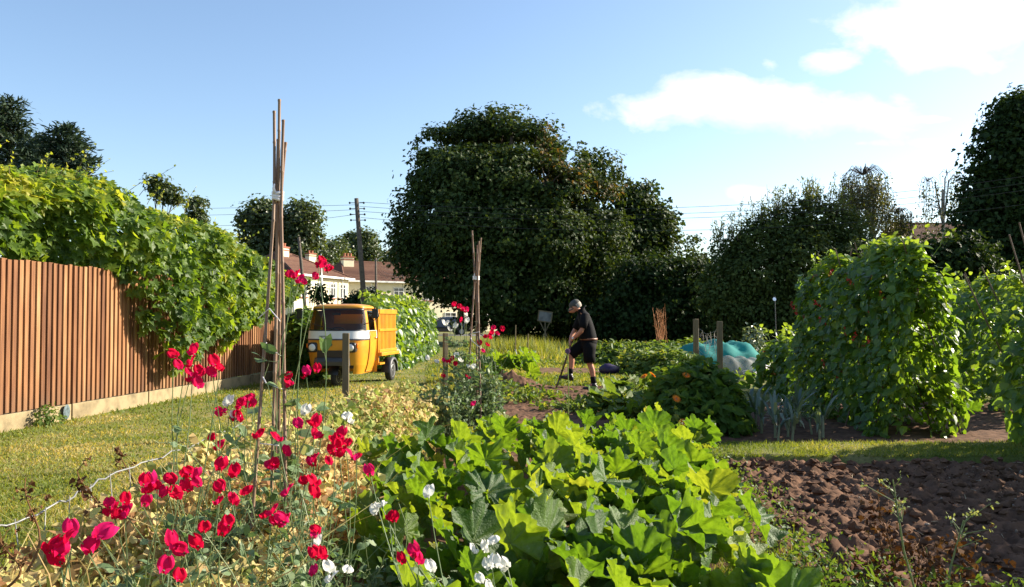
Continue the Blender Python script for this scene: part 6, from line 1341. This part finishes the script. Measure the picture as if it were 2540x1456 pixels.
# garden fork he is pushing in
fk = thing('garden_fork', (1.494 - .565, 16.26, .0), 'garden fork with a dark wooden shaft held by the digging man', 'garden fork'); wo_ = np.array([1.494, 16.2, .0])
b = MB(); b.tube([wo_ + FT, wo_ + (FT + FBm) / 2, wo_ + FBm], [.017, .0175, .019], 10); b.build('shaft', M_WOODD, fk, smooth=True)
b = MB(); hp = unit(np.cross(ax, [0.3, 1, 0])); t0 = wo_ + FT; sd2 = np.array([0, 1.0, 0])
b.tube([t0 + ax * .03, t0 - ax * .02 + sd2 * .045, t0 - ax * .07 + sd2 * .05, t0 - ax * .075, t0 - ax * .07 - sd2 * .05, t0 - ax * .02 - sd2 * .045, t0 + ax * .03], .0125, 8); b.build('grip', M_WOODD, fk, smooth=True)
b = MB(); h0 = wo_ + FBm; b.tube([h0 - ax * .06, h0 + ax * .02], [.022, .024], 10); b.tube([h0 + ax * .01 - sd2 * .09, h0 + ax * .005, h0 + ax * .01 + sd2 * .09], .010, 8); hd_ = b.build('fork_head', M_IRON, fk, smooth=True)
for k in range(4):
    o = (k - 1.5) * .058; b = MB(); b.tube([h0 + sd2 * o + ax * .005, h0 + sd2 * o * 1.05 + ax * .12 + [-.012, 0, 0], h0 + sd2 * o + ax * .29], [.0075, .007, .003], 6); b.build('tine', M_IRON, hd_, smooth=True)

# ================================================================== POSTS, NETS, SHEETS, SMALL THINGS
M_POST = mat_rnd('weathered_post', [(0, (.07, .052, .028)), (.5, (.15, .115, .065)), (1, (.27, .22, .14))], rough=.9, nscale=6, namt=.4, stretch=(4, 4, .6), bump=.4)
def post(label, x, ytop, d, w, group=None, rot=.3, tilt=0):
    p = P(x, ytop, d); b = MB(); c, s = math.cos(rot), math.sin(rot); sq = lambda z, k, dx=0: [(p.x + dx + (c * a - s * e) * w / 2 * k, d + (s * a + c * e) * w / 2 * k, z) for a, e in ((-1, -1), (1, -1), (1, 1), (-1, 1))]
    b.loft([sq(-.15, 1), sq(p.z * .5, 1, tilt / 2), sq(p.z - .012, .99, tilt), sq(p.z, .93, tilt)]); o = bevel(b.build('wooden_post', M_POST), .006); return tag(o, label, 'post', group)
post('square weathered wooden post standing in front of the orange three-wheeler', 858, 826, 9.9, .078, rot=.12)
post('short stub of a wooden post among the dried peas', 903, 964, 8.3, .062, rot=.4)
post('slim wooden post left of the second wigwam, on the grass track', 1105, 826, 16.5, .085, rot=.5)
post('left of the two round net posts beside the teal tunnel', 1726, 791, 18.2, .095, 'net posts'); post('right of the two net posts, in front of the teal tunnel', 1785, 797, 17.2, .10, 'net posts', rot=.1)
M_NET = mat_plain('old_netting', (.38, .34, .28), rough=.9)
nt = thing('bird_netting', tuple(GP(1750, 930)), 'torn grey bird netting sagging between the two net posts', 'netting'); nt.location = (3.98, 17.7, 0)
b = MB(); a0, a1 = P(1731, 815, 18.2), P(1785, 815, 17.2)
for k in range(16):
    s = k / 15; p = a0.lerp(a1, s); z1 = p.z - .12 * math.sin(math.pi * s) + rng.normal() * .03; L = rng.uniform(.15, .5); b.tube([(p.x + rng.normal() * .02, p.y, z1), (p.x + rng.normal() * .05, p.y, z1 - L * .5), (p.x + rng.normal() * .06, p.y, z1 - L)], .0035, 3)
for j in range(8): b.tube([(*(a0.lerp(a1, s)).xy, a0.z - .1 * math.sin(math.pi * s) - j * .075 + rng.normal() * .02) for s in np.linspace(0, 1, 9)], .003, 3)
b.build('net', M_NET, nt)
def wrinkled(X, Y, Z, amp, seed):
    return Z + amp * (fbm(X, Y, seed, 4, 2.2) * 1.5 + np.abs(fbm(X * .6 + Y, Y, seed + 1, 3, 3.5)) * 1.2)
def hoop_cover(name, label, cat, c, L, Wd, h, ang, mat, seed, amp=.08):
    nu, nv = 40, 30; U, V = np.meshgrid(np.linspace(-1, 1, nu), np.linspace(0, np.pi, nv)); x = U * L / 2; y = -np.cos(V) * Wd / 2; z = np.sin(V) ** .8 * h * (1 - .25 * np.abs(U) ** 3) * (1 + .06 * np.cos(U * 9))
    n = fbm(x + 5, y + z + 5, seed, 4, 2.4) * amp * 2; z = np.maximum(z + n * np.sin(V) + np.abs(fbm(x * .5 + z, y, seed + 1, 3, 4)) * amp, .01); y = y + n * .6
    ca, sa = math.cos(ang), math.sin(ang); b = MB(); i = np.arange(nu * nv).reshape(nv, nu); b.add(np.stack([c[0] + x * ca - y * sa, c[1] + x * sa + y * ca, z], -1).reshape(-1, 3), np.stack([i[:-1, :-1], i[:-1, 1:], i[1:, 1:], i[1:, :-1]], -1).reshape(-1, 4))
    return tag(b.build(name, mat, smooth=True), label, cat)
def mat_sheet(name, col, alpha, rough=.4, trans=.35):
    m, nn, ll = new_mat(name); p = nn.new('ShaderNodeBsdfPrincipled'); p.inputs['Base Color'].default_value = (*col, 1); p.inputs['Roughness'].default_value = rough; t = nn.new('ShaderNodeBsdfTranslucent'); t.inputs[0].default_value = (*col, 1); mx = nn.new('ShaderNodeMixShader'); mx.inputs[0].default_value = trans; ll.new(p.outputs[0], mx.inputs[1]); ll.new(t.outputs[0], mx.inputs[2])
    tr = nn.new('ShaderNodeBsdfTransparent'); m2 = nn.new('ShaderNodeMixShader'); m2.inputs[0].default_value = 1 - alpha; ll.new(mx.outputs[0], m2.inputs[1]); ll.new(tr.outputs[0], m2.inputs[2]); o = nn.new('ShaderNodeOutputMaterial'); ll.new(m2.outputs[0], o.inputs[0]); return m
hoop_cover('net_tunnel', 'teal green net draped over hoops behind the two net posts', 'net tunnel', (5.12, 20.8), 1.75, 1.9, .80, .15, mat_sheet('teal_net', (.006, .20, .18), .96, .85, .2), 201, .15)
hoop_cover('plastic_tunnel', 'low clear plastic tunnel in front of the teal net tunnel', 'plastic tunnel', (5.2, 18.9), 1.0, .9, .52, .2, mat_sheet('clear_plastic', (.27, .27, .25), .5, .4, .2), 205, .09)
M_SHEET = mat_plain('white_fleece', (.74, .72, .70), rough=.7, var=.04)
X, Y = np.meshgrid(np.linspace(-.75, .75, 36), np.linspace(-1.4, 1.4, 44)); b = MB(); i = np.arange(36 * 44).reshape(44, 36)
b.add(np.stack([6.25 + X + .12 * fbm(Y, X, 211, 3, 2) * 2, 20.6 + Y, .05 + np.abs(fbm(X, Y, 212, 4, 2.5)) * .45 + .12 * np.exp(-((Y - .9) / .4) ** 2)], -1).reshape(-1, 3), np.stack([i[:-1, :-1], i[:-1, 1:], i[1:, 1:], i[1:, :-1]], -1).reshape(-1, 4)); tag(b.build('fleece_sheet', M_SHEET, smooth=True), 'crumpled white fleece sheet on the ground beside the terracotta pot', 'sheet')
pt_ = thing('plant_pot', (6.02, 19.4, .02), 'wide terracotta bowl in front of the white fleece, left of the tall bean row', 'plant pot'); b = MB(); rg = lambda r, z: [(math.cos(a) * r, math.sin(a) * r, z) for a in np.linspace(0, 2 * np.pi, 28, endpoint=False)]
b.loft([rg(.16, 0), rg(.215, .13), rg(.235, .19), rg(.26, .19), rg(.26, .235), rg(.235, .235), rg(.21, .15)], cap=False); b.build('bowl', mat_plain('red_terracotta', (.52, .12, .045), rough=.8), pt_, smooth=True, local=True)
b = MB(); b.loft([rg(.205, .15), rg(.1, .165), rg(.01, .17)]); b.build('soil', M_SOIL, pt_, local=True)
# bird scarer pole with two discs
cdp = thing('bird_scarer', (*P(1922, 850, 23).xy, 0), 'thin pole with two hanging silvery discs, left of the tall bean row', 'bird scarer'); pp0 = P(1922, 734, 23); b = MB(); b.tube([(pp0.x + .04, 23, 0), (pp0.x, 23, pp0.z)], [.016, .011], 6); b.build('pole', M_DGREY, cdp)
for x, y, a in ((1921, 742, .25), (1926, 829, 1.0)):
    p = np.array(P(x, y, 22.95)); b = MB(); n1_ = unit(np.array([math.sin(a), -math.cos(a), .25])); u1 = unit(np.cross(n1_, [0, 0, 1])); u2 = np.cross(n1_, u1)
    b.loft([[p + n1_ * dz + (u1 * math.cos(t) + u2 * math.sin(t)) * r for t in np.linspace(0, 2 * np.pi, 20, endpoint=False)] for dz, r in ((-.002, .015), (-.002, .052), (.002, .052), (.002, .015))]); b.build('disc', mat_plain('silver_disc', (.8, .82, .85), rough=.25, metal=.5), cdp)
# board on trestle legs in the shade of the sycamore
tb = thing('display_board', (*P(1352, 830, 41).xy, 0), 'small grey framed board on crossed trestle legs in the shade of the sycamore', 'display board'); c = np.array(P(1352, 785, 41)); wv, hv = px(33, 41), px(25, 41)
b = MB(); rot = np.array(Matrix.Rotation(R(8), 3, 'Y')); b.box(c, (wv - .04, .03, hv - .04), rot); b.build('panel', mat_plain('grey_panel', (.15, .15, .15), rough=.5, scale=3, dirt=(.05, .05, .05)), tb)
b = MB()
for o, sz in (((0, 0, hv / 2), (wv + .06, .06, .05)), ((0, 0, -hv / 2), (wv + .06, .06, .05)), ((wv / 2, 0, 0), (.05, .058, hv - .05)), ((-wv / 2, 0, 0), (.05, .058, hv - .05))): b.box(c + rot @ np.array(o), sz, rot)
b.build('frame', M_POST, tb)
for x0, x1 in ((-.32, .34), (.32, -.34), (0, 0)):
    b = MB(); b.tube([c + [x0 * .8, 0, -hv / 2], [c[0] + x1, c[1] - (.3 if x0 == 0 else 0), 0]], .028, 6); b.build('leg', M_POST, tb)
# dry stalks, stakes, bag, net scrap
ds = thing('dry_stalks', (*P(1640, 850, 27).xy, 0), 'upright bundle of rusty dry stalks rising behind the potato plants', 'dry stalks'); f0_ = np.array(P(1641, 828, 27)); f0_[2] = .2; b = MB()
for k in range(24):
    e = np.array(P(1641 + rng.normal() * 10, 762 + abs(rng.normal()) * 22, 27)) + [0, rng.normal() * .1, 0]; f = f0_ + [rng.normal() * .1, rng.normal() * .1, -.2]; m = (e + f) / 2 + rng.normal(size=3) * .04; b.tube([f, m, e], [.008, .006, .003], 4, rnd=rng.uniform(.6, 1))
    for _ in range(3): s = m + (e - m) * rng.random(); b.tube([s, s + rng.normal(size=3) * .07 + [0, 0, .12]], [.005, .003], 3, rnd=.9)
b.build('stalk_bundle', mat_leaf('rusty_stalk', [(0, (.25, .10, .04)), (1, (.46, .22, .09))], trans=.15, rough=.8), ds)
for x, y, d, l in ((1279, 806, 27, 'left of the two thin dark stakes behind the small squash patch'), (1310, 828, 25, 'right of the two thin dark stakes behind the small squash patch')):
    p = P(x, y, d); s_ = thing('plant_stake', (p.x, d, 0), l, 'stake'); b = MB(); b.tube([(p.x - .02, d, 0), p], [.02, .016], 6); b.build('stake', M_POST, s_); b = MB(); b.tube([(p.x, d, .05), (p.x, d, .25), (p.x, d, .33), (p.x, d, .38)], [.045, .045, .02, .018], 10); b.build('bottle', mat_sheet('bottle_plastic', (.55, .6, .62), .6, .1), s_, smooth=True)
b = MB(); v = ICO_V * np.array([.24, .18, .14]) * (1 + .18 * np.sin(ICO_V[:, [1, 2, 0]] * 4 + [1, 2, 3])); v[:, 2] = np.maximum(v[:, 2], -.14) + .15; p = GP(1512, 932); b.add(v + np.array([p.x, p.y, 0]), None, ICO_T); tag(b.build('plastic_bag', mat_plain('purple_plastic', (.028, .010, .05), rough=.5, var=.4, scale=8, dirt=(.02, .015, .025)), smooth=True), 'dark purple sack lying on the grass behind the digging man', 'sack')
b = MB(); p = np.array([fence_x(11.25) + .05, 11.25, .02]); s_ = np.linspace(0, 2 * np.pi, 12, endpoint=False); b.loft([[p + [.012 * k, math.cos(a) * r, .1 + math.sin(a) * r * 1.2] for a in s_] for k, r in ((0, .02), (1, .075), (2.2, .085), (3, .05), (2.4, .01))]); tag(b.build('net_scrap', mat_plain('slate_blue', (.09, .13, .14), rough=.7, var=.4, scale=30)), 'scrap of blue-grey netting lying against the concrete fence base', 'net scrap')
b = MB(); p = GP(1905, 1200); 
tag(MB().box((GP(1952, 1100).x + 2.0, 7.6, .09), (.035, .01, .14)).build('plant_label', M_WHITE), 'small white plant label stuck in the dug soil near the grass path', 'plant label')
mound('eucalyptus_shrub', 'small blue-green shrub in the shade behind the teal net tunnel', (P(1872, 850, 25).x, 25), .42, .4, 1.25, 500, T_OVAL, .12, M_LEEK, 'shrub', seed=41)
